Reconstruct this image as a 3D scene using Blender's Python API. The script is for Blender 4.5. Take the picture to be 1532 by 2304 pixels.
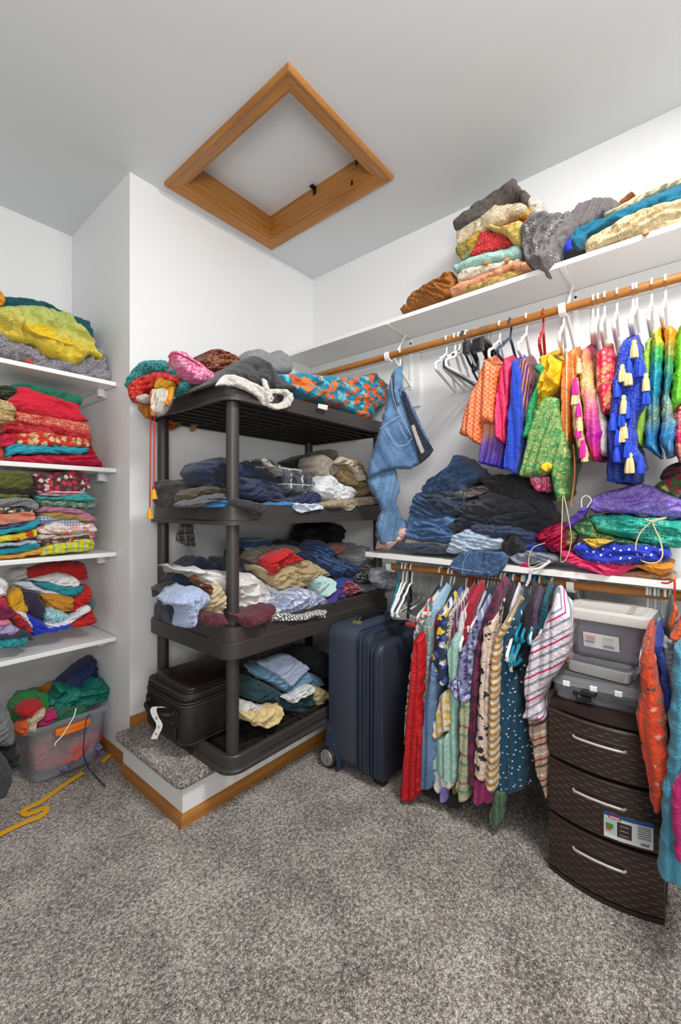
import bpy, bmesh, math, random
from mathutils import Vector, noise, Matrix
from mathutils.geometry import delaunay_2d_cdt
import numpy as np
for o in list(bpy.data.objects): bpy.data.objects.remove(o)
S = bpy.context.scene
COL = S.collection
PI = math.pi
# ---------------------------------------------------------------- camera, light, exposure
W, Hh, F, CY, CAMZ = 1532, 2304, 965.0, 1142.0, 1.25
VX, VY = math.cos(math.radians(40)), math.sin(math.radians(40))   # viewing direction
RX, RY = VY, -VX                                                   # camera right
cam = bpy.data.cameras.new('camera'); co = bpy.data.objects.new('camera', cam); COL.objects.link(co)
co.location = (0, 0, CAMZ); co.rotation_euler = (PI/2, 0, math.radians(40-90))
cam.sensor_fit = 'VERTICAL'; cam.sensor_height = 24; cam.lens = F*24/Hh
cam.shift_y = (CY-Hh/2)/Hh
cam.clip_start = .02
S.camera = co
S.view_settings.view_transform = 'Standard'; S.view_settings.look = 'None'
S.view_settings.gamma = 1; S.view_settings.use_curve_mapping = False
S.view_settings.exposure = 0.0
wd = bpy.data.worlds.new('world'); S.world = wd; wd.use_nodes = True
wd.node_tree.nodes['Background'].inputs[0].default_value = (.95, .97, 1, 1)
wd.node_tree.nodes['Background'].inputs[1].default_value = .3
def area(name, loc, target, size, power, color=(1, .985, .96)):
    l = bpy.data.lights.new(name, 'AREA'); l.energy = power; l.size = size; l.color = color; l.shape = 'DISK'
    o = bpy.data.objects.new(name, l); COL.objects.link(o); o.location = loc
    o.rotation_euler = (Vector(target)-Vector(loc)).to_track_quat('-Z', 'Y').to_euler()
    return o
area('ceiling_lamp_light', (.95, -.25, 2.78), (1.0, .5, 0), .6, 48)
area('added_ceiling_fill', (-.35, -.35, 1.75), (.25, .55, 2.85), .7, 26)  # added fill aimed upward to brighten the ceiling, not a fixture of the closet
area('added_front_fill', (-.5, -1.0, 1.0), (1.1, 1.5, .6), 1.2, 12)  # invented soft fill behind the camera, lifts the carpet and lower clothes

# ---------------------------------------------------------------- helpers
def ray(px):
    t = (px-W/2)/F
    return VX+RX*t, VY+RY*t
def at(px, py, ax, c):
    """photo pixel -> world point on plane x=c, y=c, z=c or depth v=c"""
    dx, dy = ray(px)
    if ax == 'x': d = c/dx
    elif ax == 'y': d = c/dy
    elif ax == 'z': d = (c-CAMZ)*F/(CY-py)
    else: d = c
    return Vector((dx*d, dy*d, CAMZ+(CY-py)/F*d))
def link(o, parent=None):
    COL.objects.link(o)
    if parent: o.parent = parent
    return o
def tag(o, label, cat, group=None, kind=None):
    if label: o['label'] = label
    if cat: o['category'] = cat
    if group: o['group'] = group
    if kind: o['kind'] = kind
    return o
def thing(name, label, cat, loc, group=None):
    o = bpy.data.objects.new(name, None); o.empty_display_size = .1; link(o); o.location = loc
    return tag(o, label, cat, group)
def wloc(p):
    v = Vector((0, 0, 0))
    while p: v += p.location; p = p.parent
    return v
def mk(name, verts, faces, mat, parent=None, smooth=True, uvs=None, origin=None):
    """verts are world coordinates; object origin = parent's origin, or the base centre"""
    vs = [Vector(v) for v in verts]
    if origin is None:
        lo = [min(v[i] for v in vs) for i in range(3)]; hi = [max(v[i] for v in vs) for i in range(3)]
        origin = Vector(((lo[0]+hi[0])/2, (lo[1]+hi[1])/2, lo[2]))
    me = bpy.data.meshes.new(name)
    me.from_pydata([tuple(v-origin) for v in vs], [], faces)
    if uvs:
        ul = me.uv_layers.new(name='UVMap')
        li = [l.vertex_index for l in me.loops]
        flat = []
        for i in li: flat += uvs[i]
        ul.data.foreach_set('uv', flat)
    me.materials.append(mat)
    if smooth: me.polygons.foreach_set('use_smooth', [True]*len(me.polygons))
    me.update()
    o = bpy.data.objects.new(name, me); link(o, parent)
    o.location = origin-wloc(parent)
    return o
class G:
    """collects simple shapes into one mesh"""
    def __init__(s): s.v = []; s.f = []
    def add(s, v, f):
        n = len(s.v); s.v += [Vector(p) for p in v]; s.f += [tuple(i+n for i in q) for q in f]; return s
    def box(s, a, b, m=None):
        x0, y0, z0 = a; x1, y1, z1 = b
        v = [(x0,y0,z0),(x1,y0,z0),(x1,y1,z0),(x0,y1,z0),(x0,y0,z1),(x1,y0,z1),(x1,y1,z1),(x0,y1,z1)]
        if m: v = [m @ Vector(p) for p in v]
        return s.add(v, [(0,3,2,1),(4,5,6,7),(0,1,5,4),(1,2,6,5),(2,3,7,6),(3,0,4,7)])
    def rbox(s, a, b, r=.01, seg=2, m=None):
        bm = bmesh.new(); bmesh.ops.create_cube(bm, size=1)
        for v in bm.verts: v.co = Vector([a[i]+(v.co[i]+.5)*(b[i]-a[i]) for i in range(3)])
        bmesh.ops.bevel(bm, geom=bm.edges[:], offset=r, segments=seg, profile=.5, affect='EDGES')
        if m: bmesh.ops.transform(bm, matrix=m, verts=bm.verts)
        bm.verts.index_update(); v = [p.co.copy() for p in bm.verts]; f = [tuple(q.index for q in p.verts) for p in bm.faces]; bm.free()
        return s.add(v, f)
    def tube(s, pts, r, n=8, closed=False, caps=True):
        P = [Vector(p) for p in pts]; N = len(P); v = []; f = []
        up = None
        for i in range(N):
            if closed: t = P[(i+1) % N]-P[i-1]
            else: t = P[min(i+1, N-1)]-P[max(i-1, 0)]
            t.normalize()
            if up is None:
                up = t.orthogonal().normalized()
            up = (up-t*up.dot(t)); 
            if up.length < 1e-6: up = t.orthogonal()
            up.normalize(); w = t.cross(up)
            rr = r[i] if isinstance(r, (list, tuple)) else r
            for k in range(n):
                a = 2*PI*k/n; v.append(P[i]+(up*math.cos(a)+w*math.sin(a))*rr)
        for i in range(N if closed else N-1):
            j = (i+1) % N
            for k in range(n):
                l = (k+1) % n; f.append((i*n+k, i*n+l, j*n+l, j*n+k))
        if not closed and caps: f.append(tuple(range(n-1, -1, -1))); f.append(tuple((N-1)*n+k for k in range(n)))
        return s.add(v, f)
    def prism(s, poly, z0, z1, poly2=None):
        """poly: CCW list of (x,y)"""
        q = poly2 or poly; n = len(poly)
        v = [(x, y, z0) for x, y in poly]+[(x, y, z1) for x, y in q]
        return s.add(v, [tuple(range(n-1, -1, -1)), tuple(range(n, 2*n))]+[(i, (i+1) % n, n+(i+1) % n, n+i) for i in range(n)])
    def loft(s, rings, cap=True):
        n = len(rings[0]); v = [p for r in rings for p in r]; f = []
        for i in range(len(rings)-1):
            for k in range(n):
                l = (k+1) % n; f.append((i*n+k, i*n+l, (i+1)*n+l, (i+1)*n+k))
        if cap: f.append(tuple(range(n-1, -1, -1))); f.append(tuple((len(rings)-1)*n+k for k in range(n)))
        return s.add(v, f)
    def build(s, name, mat, parent=None, smooth=False, angle=None, origin=None):
        o = mk(name, s.v, s.f, mat, parent, smooth, origin=origin)
        if angle is not None:
            o.data.polygons.foreach_set('use_smooth', [True]*len(o.data.polygons))
            o.data.set_sharp_from_angle(angle=math.radians(angle))
        return o
def rrect(x0, y0, x1, y1, r, n=5):
    p = []
    for cx, cy, a in ((x1-r, y0+r, -90), (x1-r, y1-r, 0), (x0+r, y1-r, 90), (x0+r, y0+r, 180)):
        for k in range(n+1):
            t = math.radians(a+90*k/n); p.append((cx+r*math.cos(t), cy+r*math.sin(t)))
    return p
def spline(pts, n=6, closed=False):
    P = [Vector(p) for p in pts]; N = len(P); out = []
    for i in range(N if closed else N-1):
        if closed: a, b, c, d = P[i-1], P[i], P[(i+1) % N], P[(i+2) % N]
        else: a, b, c, d = P[max(i-1, 0)], P[i], P[i+1], P[min(i+2, N-1)]
        for k in range(n):
            t = k/n
            out.append(.5*((2*b)+(c-a)*t+(2*a-5*b+4*c-d)*t*t+(3*b-a-3*c+d)*t**3))
    if not closed: out.append(P[-1])
    return out

# ---------------------------------------------------------------- materials
class NT:
    def __init__(s, name):
        s.m = bpy.data.materials.new(name); s.m.use_nodes = True; s.t = s.m.node_tree
        s.p = s.t.nodes['Principled BSDF']
    def n(s, typ, **kw):
        x = s.t.nodes.new(typ)
        for k, v in kw.items():
            if k[0] == 'i' and k[1:].isdigit(): s.put(x, int(k[1:]), v)
            else: setattr(x, k, v)
        return x
    def put(s, node, i, v):
        if isinstance(v, bpy.types.NodeSocket): s.t.links.new(v, node.inputs[i])
        else: node.inputs[i].default_value = v
    def math(s, op, a, b=0.0, c=None):
        x = s.t.nodes.new('ShaderNodeMath'); x.operation = op; s.put(x, 0, a); s.put(x, 1, b)
        if c is not None: s.put(x, 2, c)
        return x.outputs[0]
    def mix(s, f, a, b, mode='MIX'):
        x = s.t.nodes.new('ShaderNodeMix'); x.data_type = 'RGBA'; x.blend_type = mode
        s.put(x, 0, f); s.put(x, 6, c4(a)); s.put(x, 7, c4(b)); return x.outputs[2]
    def ramp(s, f, stops, interp='LINEAR'):
        x = s.t.nodes.new('ShaderNodeValToRGB'); x.color_ramp.interpolation = interp
        e = x.color_ramp.elements
        while len(e) > 1: e.remove(e[0])
        e[0].position = stops[0][0]; e[0].color = c4(stops[0][1])
        for p, c in stops[1:]: q = e.new(p); q.color = c4(c)
        s.put(x, 0, f); return x.outputs[0]
    def coord(s, kind='UV', scale=(1, 1, 1), rot=0.0):
        x = s.t.nodes.new('ShaderNodeTexCoord'); mp = s.t.nodes.new('ShaderNodeMapping')
        mp.inputs['Scale'].default_value = scale; mp.inputs['Rotation'].default_value = (0, 0, rot)
        s.t.links.new(x.outputs[kind], mp.inputs[0]); return mp.outputs[0]
    def noise(s, vec, scale, detail=3, rough=.5):
        x = s.t.nodes.new('ShaderNodeTexNoise'); s.t.links.new(vec, x.inputs['Vector'])
        x.inputs['Scale'].default_value = scale; x.inputs['Detail'].default_value = detail; x.inputs['Roughness'].default_value = rough
        return x.outputs[0]
    def voro(s, vec, scale, feature='F1', out=0, rnd=1.0, dim2=True):
        x = s.t.nodes.new('ShaderNodeTexVoronoi'); x.feature = feature; x.voronoi_dimensions = '2D' if dim2 else '3D'; s.t.links.new(vec, x.inputs['Vector'])
        x.inputs['Scale'].default_value = scale; x.inputs['Randomness'].default_value = rnd
        return x.outputs[out]
    def bump(s, h, strength=.3, dist=.01, prev=None):
        x = s.t.nodes.new('ShaderNodeBump'); x.inputs['Strength'].default_value = strength; x.inputs['Distance'].default_value = dist
        s.t.links.new(h, x.inputs['Height'])
        if prev: s.t.links.new(prev, x.inputs['Normal'])
        s.t.links.new(x.outputs[0], s.p.inputs['Normal']); return x.outputs[0]
    def fin(s, col=None, rough=.6, metal=0, **kw):
        if col is not None: s.put(s.p, 'Base Color', c4(col))
        s.put(s.p, 'Roughness', rough); s.put(s.p, 'Metallic', metal)
        for k, v in kw.items(): s.put(s.p, k.replace('_', ' '), v)
        return s.m
def lin(c):
    return tuple((x/12.92 if x <= .04045 else ((x+.055)/1.055)**2.4) for x in c)
def hexc(h):
    return lin((int(h[0:2], 16)/255, int(h[2:4], 16)/255, int(h[4:6], 16)/255))
def c4(c):
    if isinstance(c, str): c = hexc(c)
    if isinstance(c, tuple) and len(c) == 3: return (*c, 1)
    return c
_mc = {}
def plain(name, col, rough=.5, metal=0, bump=0, scale=200, **kw):
    if name in _mc: return _mc[name]
    t = NT(name)
    c = t.coord('Object'); nz = t.noise(c, scale, 2)
    cc = t.mix(nz, tuple(x*.93 for x in hexc(col)), tuple(min(1, x*1.06) for x in hexc(col)))
    if bump: t.bump(nz, bump, .002)
    _mc[name] = t.fin(cc, rough, metal, **kw); return _mc[name]
def fab(pat, *cols, s=1.0, rot=0.0, rough=.85, cov=0.0):
    """cloth: pat = plain denim stripes plaid dots brocade floral lace grad diamond rib sequins check"""
    key = (pat, cols, s, rot, rough, cov)
    if key in _mc: return _mc[key]
    t = NT('fabric_'+pat); uv = t.coord('UV', rot=rot); ob = t.coord('Object')
    c0 = hexc(cols[0]); c1 = hexc(cols[1]) if len(cols) > 1 else c0; c2 = hexc(cols[2]) if len(cols) > 2 else c1
    c3 = hexc(cols[3]) if len(cols) > 3 else c2
    fine = t.noise(ob, 420, 2); mid = t.noise(ob, 26, 4, .6)
    sep = t.n('ShaderNodeSeparateXYZ'); t.t.links.new(uv, sep.inputs[0]); u, v = sep.outputs[0], sep.outputs[1]
    col = c4(c0); metal = 0
    if pat == 'denim':
        tw = t.n('ShaderNodeTexWave', bands_direction='DIAGONAL'); t.t.links.new(uv, tw.inputs[0]); tw.inputs['Scale'].default_value = 260; tw.inputs['Distortion'].default_value = 1.5
        big = t.noise(ob, 7, 3, .6)
        col = t.mix(t.ramp(big, [(.35, (0, 0, 0)), (.7, (1, 1, 1))]), c0, c1)
        col = t.mix(t.math('MULTIPLY', tw.outputs[0], .25), col, tuple(min(1, x*2.2+.05) for x in c1))
    elif pat in ('stripes', 'rib'):
        w = t.n('ShaderNodeTexWave', bands_direction='Y', wave_profile='SIN'); t.t.links.new(uv, w.inputs[0]); w.inputs['Scale'].default_value = 22*s/6.28*2
        w.inputs['Distortion'].default_value = .6; w.inputs['Detail Scale'].default_value = .5
        if pat == 'rib': col = t.mix(w.outputs[0], tuple(x*.6 for x in c0), c0)
        elif len(cols) == 2: col = t.mix(t.ramp(w.outputs[0], [(.5, (0, 0, 0)), (.58, (1, 1, 1))]), c0, c1)
        else:
            ph = t.math('FRACT', t.math('MULTIPLY', v, 9*s))
            st = [(0, c0), (.22, c1), (.34, c0), (.55, c2), (.64, c0), (.8, c3), (.9, c0)]
            col = t.ramp(ph, st, 'CONSTANT')
    elif pat in ('plaid', 'check'):
        a = t.math('GREATER_THAN', t.math('FRACT', t.math('MULTIPLY', u, 20*s)), .5)
        b = t.math('GREATER_THAN', t.math('FRACT', t.math('MULTIPLY', v, 20*s)), .5)
        col = t.mix(t.math('MULTIPLY', t.math('ADD', a, b), .5), c0, c1)
        l1 = t.math('LESS_THAN', t.math('FRACT', t.math('MULTIPLY', u, 20*s)), .07)
        l2 = t.math('LESS_THAN', t.math('FRACT', t.math('MULTIPLY', v, 20*s)), .07)
        col = t.mix(t.math('MAXIMUM', l1, l2), col, c2)
    elif pat == 'dots':
        d = t.voro(uv, 45*s, rnd=.75)
        col = t.mix(t.ramp(d, [(.10, (1, 1, 1)), (.14, (0, 0, 0))]), c0, c1)
    elif pat == 'brocade':
        d = t.voro(uv, 200*s, rnd=.5); e = t.noise(uv, 80*s, 4, .75)
        m = t.math('MULTIPLY', t.ramp(d, [(.2, (1, 1, 1)), (.4, (0, 0, 0))]), t.ramp(t.noise(uv, 25*s, 3), [(.42, (.1, .1, .1)), (.55, (1, 1, 1))]))
        m = t.math('MAXIMUM', m, t.ramp(e, [(.52, (0, 0, 0)), (.6, (.8, .8, .8))]))
        col = t.mix(m, c0, c1); rough = .5
    elif pat == 'floral':
        nd = t.n('ShaderNodeTexNoise'); t.t.links.new(uv, nd.inputs['Vector']); nd.inputs['Scale'].default_value = 45*s; nd.inputs['Detail'].default_value = 2
        va = t.n('ShaderNodeVectorMath', operation='MULTIPLY_ADD'); t.t.links.new(nd.outputs[1], va.inputs[0]); va.inputs[1].default_value = (.035/s,)*3; t.t.links.new(uv, va.inputs[2]); uv = va.outputs[0]
        d = t.voro(uv, 26*s); cc = t.voro(uv, 26*s, out=1); w = t.noise(uv, 60*s, 3, .6)
        sp = t.n('ShaderNodeSeparateColor'); t.t.links.new(cc, sp.inputs[0])
        pc = t.ramp(sp.outputs[0], [(0, c1), (.35, c2), (.7, c3)], 'CONSTANT')
        m = t.ramp(t.math('ADD', d, t.math('MULTIPLY', w, .9)), [(.82+cov, (1, 1, 1)), (.86+cov, (0, 0, 0))])
        col = t.mix(m, c0, pc)
    elif pat == 'diamond':
        r2 = t.coord('UV', rot=.785); sp = t.n('ShaderNodeSeparateXYZ'); t.t.links.new(r2, sp.inputs[0])
        a = t.math('FRACT', t.math('MULTIPLY', sp.outputs[0], 75*s)); b = t.math('FRACT', t.math('MULTIPLY', sp.outputs[1], 75*s))
        l = t.math('MAXIMUM', t.math('LESS_THAN', a, .2), t.math('LESS_THAN', b, .2))
        col = t.mix(l, t.mix(t.noise(uv, 30, 2), c0, c1), c2); rough = .45
    elif pat == 'lace':
        d = t.voro(uv, 90*s, 'DISTANCE_TO_EDGE'); e = t.noise(uv, 120*s, 4, .7)
        col = t.mix(t.ramp(t.math('MULTIPLY', d, t.math('ADD', e, .5)), [(.03, (1, 1, 1)), (.16, (0, 0, 0))]), c0, c1)
    elif pat == 'sequins':
        d = t.voro(uv, 120*s); e = t.noise(uv, 14, 3)
        m = t.math('MULTIPLY', t.ramp(d, [(.12, (1, 1, 1)), (.2, (0, 0, 0))]), t.ramp(e, [(.5, (0, 0, 0)), (.6, (1, 1, 1))]))
        col = t.mix(m, c0, c1)
    elif pat == 'grad':      # dyed bands, top to bottom of the piece: uv y is 0..1 in the second map
        g = t.n('ShaderNodeTexCoord'); sp = t.n('ShaderNodeSeparateXYZ'); t.t.links.new(g.outputs['Generated'], sp.inputs[0])
        k = len(cols); st = [((k-1-i)/(max(k-1, 1)), hexc(cols[i])) for i in range(k)][::-1]
        col = t.ramp(t.math('ADD', sp.outputs[2], t.math('MULTIPLY', t.math('SUBTRACT', mid, .5), .18)), st); rough = .55
    # thread-level variation of the dye
    col = t.mix(fine, t.mix(.12, col, (0, 0, 0)), col)
    col = t.mix(t.math('MULTIPLY', mid, .18), col, t.mix(.45, col, (0, 0, 0)))
    b1 = t.bump(fine, .25, .0015)
    dw = t.n('ShaderNodeVectorMath', operation='MULTIPLY_ADD'); nv = t.n('ShaderNodeTexNoise'); t.t.links.new(ob, nv.inputs['Vector']); nv.inputs['Scale'].default_value = 9; nv.inputs['Detail'].default_value = 2
    t.t.links.new(nv.outputs[1], dw.inputs[0]); dw.inputs[1].default_value = (.12, .12, .12); t.t.links.new(ob, dw.inputs[2])
    wr = t.noise(dw.outputs[0], 24, 3, .5); wr = t.math('ABSOLUTE', t.math('SUBTRACT', wr, .5)); wr2 = t.math('ABSOLUTE', t.math('SUBTRACT', t.noise(dw.outputs[0], 60, 2, .5), .5))
    wr = t.math('ADD', t.math('MINIMUM', wr, .14), t.math('MULTIPLY', t.math('MINIMUM', wr2, .12), .5))
    b2 = t.bump(wr, .5, .03, b1)
    _mc[key] = t.fin(col, rough, 0, Sheen_Weight=.15 if rough > .6 else 0)
    return _mc[key]
def wood(name, a, b, axis=0, scale=1.0):
    if name in _mc: return _mc[name]
    t = NT(name); sc = [28, 28, 28]; sc[axis] = 2.2
    c = t.coord('Object', tuple(x*scale for x in sc))
    n1 = t.noise(c, 1.6, 5, .62); c2_ = t.coord('Object', tuple(x*scale*5 for x in sc)); n2 = t.noise(c2_, 1.5, 2)
    w = t.n('ShaderNodeTexWave', wave_type='RINGS'); t.t.links.new(c, w.inputs[0]); w.inputs['Scale'].default_value = .35; w.inputs['Distortion'].default_value = 6; w.inputs['Detail'].default_value = 3
    col = t.mix(t.ramp(n1, [(.3, (0, 0, 0)), (.7, (1, 1, 1))]), a, b)
    col = t.mix(t.math('MULTIPLY', w.outputs[0], .35), col, tuple(x*.55 for x in hexc(a)))
    col = t.mix(t.math('MULTIPLY', n2, .3), col, tuple(x*.6 for x in hexc(a)))
    t.bump(n2, .15, .001); _mc[name] = t.fin(col, .38); return _mc[name]
def wallmat(name, col):
    t = NT(name); c = t.coord('Object'); n1 = t.noise(c, 180, 2); n2 = t.noise(c, 2.2, 2)
    t.bump(n1, .06, .002); h = hexc(col)
    return t.fin(t.mix(n2, tuple(x*.975 for x in h), h), .55)
def carpet():
    t = NT('carpet_pile'); c = t.coord('Object')
    n1 = t.noise(c, 95, 3, .75); n2 = t.noise(c, 240, 2, .6); n3 = t.noise(c, 4.5, 3, .55); v = t.voro(c, 190, dim2=False)
    k = t.math('ADD', t.math('MULTIPLY', n1, .55), t.math('MULTIPLY', n2, .45))
    k = t.math('ADD', k, t.math('MULTIPLY', t.math('SUBTRACT', n3, .5), .19))
    col = t.ramp(k, [(.36, '2c2520'), (.44, '73685f'), (.51, 'a89e95'), (.60, 'ece5dc')])
    h = t.math('ADD', n1, t.math('MULTIPLY', v, .6))
    t.bump(h, .9, .012); return t.fin(col, .95, 0, Sheen_Weight=.2)
M_wall = wallmat('wall_paint', 'eeeff0'); M_ceil = wallmat('ceiling_paint', 'dcdfe1'); M_carpet = carpet()
M_shelf = plain('white_gloss_paint', 'f2f2f0', .25)
M_trim = plain('white_trim_paint', 'e6e8e8', .4)
M_oakx = wood('oak_along_x', 'a96c2a', 'c98d48', 0); M_oaky = wood('oak_along_y', 'a66a2a', 'c68a44', 1)
M_rod = wood('varnished_rod', '9a5f22', 'c0823c', 1, .8)
M_black = plain('dark_plastic', '3a3634', .42, bump=.15, scale=300)
M_whitep = plain('white_plastic', 'f4f4f2', .3)
M_steel = plain('steel', 'b9b9b7', .3, .9)

# ---------------------------------------------------------------- cloth builder
def axes(ax):
    if ax == 'x': return Vector((0, -1, 0)), Vector((-1, 0, 0))
    if ax == 'y': return Vector((1, 0, 0)), Vector((0, -1, 0))
    return Vector((RX, RY, 0)), Vector((-VX, -VY, 0))
def inside(poly, x, y):
    c = False; n = len(poly); j = n-1
    for i in range(n):
        xi, yi = poly[i]; xj, yj = poly[j]
        if (yi > y) != (yj > y) and x < (xj-xi)*(y-yi)/(yj-yi)+xi: c = not c
        j = i
    return c
SEED = [1]
def cloth(name, label, cat, mat, pts, ax, c, T=.02, D=.12, fold=(0, .008), lay=None, group=None, zmin=None,
          parent=None, rise=0, dens=1.0, fr=1.0, sharp=False, ro=.4, drape=0):
    """a soft piece of cloth: its outline lies on a real plane, is rounded to thickness T in front and
    carried back by D; fold=(angle deg, depth) of the wrinkles, lay=(layer thickness, groove depth, tilt)"""
    SEED[0] += 1; sd = SEED[0]*7.31; rnd = random.Random(SEED[0])
    r, nrm = axes(ax)
    P = [at(px, py, ax, c) for px, py in pts]
    if zmin is not None:
        for p in P: p.z = max(p.z, zmin)
    o0 = P[0].copy(); q = [((p-o0).dot(r), p.z) for p in P]
    A = sum(q[i-1][0]*q[i][1]-q[i][0]*q[i-1][1] for i in range(len(q)))/2
    if A < 0: q = q[::-1]; A = -A
    if not sharp:
        sp = spline([(a, z, 0) for a, z in q], 5, True); nq = len(q)
        sp = [(v.x*ro+((1-i % 5/5)*q[i//5][0]+i % 5/5*q[(i//5+1) % nq][0])*(1-ro), v.y*ro+((1-i % 5/5)*q[i//5][1]+i % 5/5*q[(i//5+1) % nq][1])*(1-ro)) for i, v in enumerate(sp)]
    else: sp = q
    if zmin is not None: sp = [(a, max(z, zmin)) for a, z in sp]
    # resample
    res = math.sqrt(A/(1000*dens)); res = max(.0026, min(.014, res))
    bd = []; n = len(sp)
    for i in range(n):
        a, b = sp[i-1], sp[i]; L = math.hypot(b[0]-a[0], b[1]-a[1]); k = max(1, int(L/res+.5))
        if L < 1e-5: continue
        for j in range(k): bd.append((a[0]+(b[0]-a[0])*j/k, a[1]+(b[1]-a[1])*j/k))
    # wobble of the hem
    wob = 0 if sharp else min(.006, T*.3)
    bd = [(a+wob*noise.noise((a*34, z*34, sd)), z+wob*noise.noise((a*34, z*34, sd+9))) for a, z in bd]
    if zmin is not None: bd = [(a, max(z, zmin)) for a, z in bd]
    B = np.array(bd); B0 = np.roll(B, 1, 0); BD = B-B0; BL = (BD**2).sum(1)+1e-12
    def dists(q):
        q = np.asarray(q); out = np.empty(len(q))
        for i in range(0, len(q), 400):
            r_ = q[i:i+400, None, :]-B0[None]; t = np.clip((r_*BD).sum(2)/BL, 0, 1)
            out[i:i+400] = np.sqrt((((r_-t[..., None]*BD)**2).sum(2)).min(1))
        return out
    xs = [p[0] for p in bd]; ys = [p[1] for p in bd]
    nx_ = int((max(xs)-min(xs))/res)+1; ny_ = int((max(ys)-min(ys))/(res*.87))+1
    rg = np.random.RandomState(SEED[0])
    gx, gy = np.meshgrid(np.arange(nx_)*res+min(xs), np.arange(ny_)*res*.87+min(ys)+res*.4)
    gx = gx+(np.arange(ny_) % 2)[:, None]*res/2+rg.uniform(-.15, .15, gx.shape)*res; gy = gy+rg.uniform(-.15, .15, gy.shape)*res
    q = np.stack([gx.ravel(), gy.ravel()], 1); ins = np.zeros(len(q), bool)
    for (x0, y0), (x1, y1) in zip(B0, B):
        if y0 == y1: continue
        m = ((y0 > q[:, 1]) != (y1 > q[:, 1])) & (q[:, 0] < (x1-x0)*(q[:, 1]-y0)/(y1-y0)+x0); ins ^= m
    q = q[ins]
    inner = [tuple(p) for p in q[dists(q) > res*.55]] if len(q) else []
    V = [Vector(p) for p in bd+inner]; nb = len(bd)
    ov, oe, of, _, _, _ = delaunay_2d_cdt(V, [(i, (i+1) % nb) for i in range(nb)], [], 1, 1e-6)
    ov = [(v.x, v.y) for v in ov]
    zlo, zhi = min(ys), max(ys); R = max(T*.75, res*1.2)
    fa, amp = fold; ca, sa = math.cos(math.radians(fa)), math.sin(math.radians(fa))
    Nz = noise.noise; period = max(.016, min(.05, math.sqrt(A)*.22))/fr; gate = rnd.uniform(-.25, .05)
    def saw(p):
        f = p-math.floor(p)
        return (math.sqrt(f/.86) if f < .86 else (1-f)/.14)
    def disp(a, z):
        u = a*ca+z*sa; v = -a*sa+z*ca
        if amp == 0: h = 0
        elif drape:
            k = Nz((u*1.6, v*5, sd+4)); w1 = Nz((u*2.2, v*2, sd)); hw = (z-zlo)/(zhi-zlo+1e-6)
            p = v/drape+1.1*w1+.8*k
            h = amp*(1.5*abs(math.sin(PI*p))**.8*(.55+.45*(1-hw))+.5*math.sin(2*PI*p*.43+sd)+.35*(1-3*abs(Nz((u*9, v*30, sd+6))))*(.3+k)-.7)
        else:
            w1 = Nz((u*7*fr, v*7*fr, sd)); w2 = Nz((u*7*fr+9, v*7*fr, sd+1.3))
            uu, vv = u+.035*w1, v+.045*w2
            k = Nz((uu*6*fr, vv*11*fr, sd+4))
            big = saw(vv/period+1.5*w1)*max(0, min(1, (k-gate)*3.2))
            n1 = Nz((uu*11*fr, vv*38*fr, sd+6)); n2 = Nz((uu*30*fr, vv*70*fr, sd+7))
            h = amp*1.35*(2.1*big+1.0*(1-3*abs(n1))+.5*(1-3*abs(n2))+1.5*k-1.2)
        if lay:
            lt, g, ti = lay
            ph = (z-zlo+ti*a+.009*Nz((a*14, z*8, sd+3)))/lt
            h += g*(abs(math.sin(PI*ph))**.4-1)*1.2
        return h
    front = []; dd = dists(ov)
    for (a, z), d in zip(ov, dd):
        k = min(1, d/R)
        pr = math.sqrt(max(0, 1-(1-k)**2))
        front.append(T*pr+disp(a, z)*min(1, .35+k))
    def pos(a, z, off, s=0):
        zz = z
        if rise: 
            tp = max(0, (z-zlo)/(zhi-zlo)); zz += rise*tp**3*(1-abs(2*s-1))
        p = o0+r*a+nrm*off
        return Vector((p.x, p.y, zz))
    vs = [pos(a, z, f) for (a, z), f in zip(ov, front)]
    uvs = [(a, z) for a, z in ov]
    N = len(ov); ec = {}
    faces = [tuple(f) for f in of]
    for f in faces:
        for i in range(3):
            a, b = f[i], f[(i+1) % 3]; ec[(a, b)] = ec.get((a, b), 0)+1
    bedge = [(a, b) for (a, b) in ec if (b, a) not in ec]
    bv = sorted({a for e in bedge for a in e}); K = 4 if D > .05 else 2
    last = {i: i for i in bv}; ca_, cz_ = sum(xs)/len(xs), sum(ys)/len(ys)
    for k in range(1, K+1):
        s = k/K; cur = {}
        sh = 1-.10*s*s
        for i in bv:
            a, z = ov[i]; w = .5*amp*noise.noise((a*30, z*30, sd+k*1.7))*2
            zz = cz_+(z-cz_)*(1-.06*s*s)+w
            if zmin is not None: zz = max(zmin, zz if z > zmin+.004 else zmin)
            vs.append(pos(ca_+(a-ca_)*sh+w, zz, -D*s, s)); uvs.append((a+D*s*.7, z)); cur[i] = len(vs)-1
        for a, b in bedge: faces.append((last[b], last[a], cur[a], cur[b]))
        last = cur
    # back cap
    base = len(vs); mp = {}
    for i, (a, z) in enumerate(ov):
        if i in last: mp[i] = last[i]
        else:
            zz = cz_+(z-cz_)*.94
            if zmin is not None: zz = max(zmin, zz)
            vs.append(pos(ca_+(a-ca_)*.9, zz, -D-.3*T*min(1, dd[i]/R), 1)); uvs.append((a, z)); mp[i] = len(vs)-1
    faces += [tuple(mp[i] for i in reversed(f)) for f in of]
    o = mk(name, vs, faces, mat, parent, True, uvs)
    if not parent: tag(o, label, cat, group)
    elif label: o['label'] = label
    return o
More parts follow.
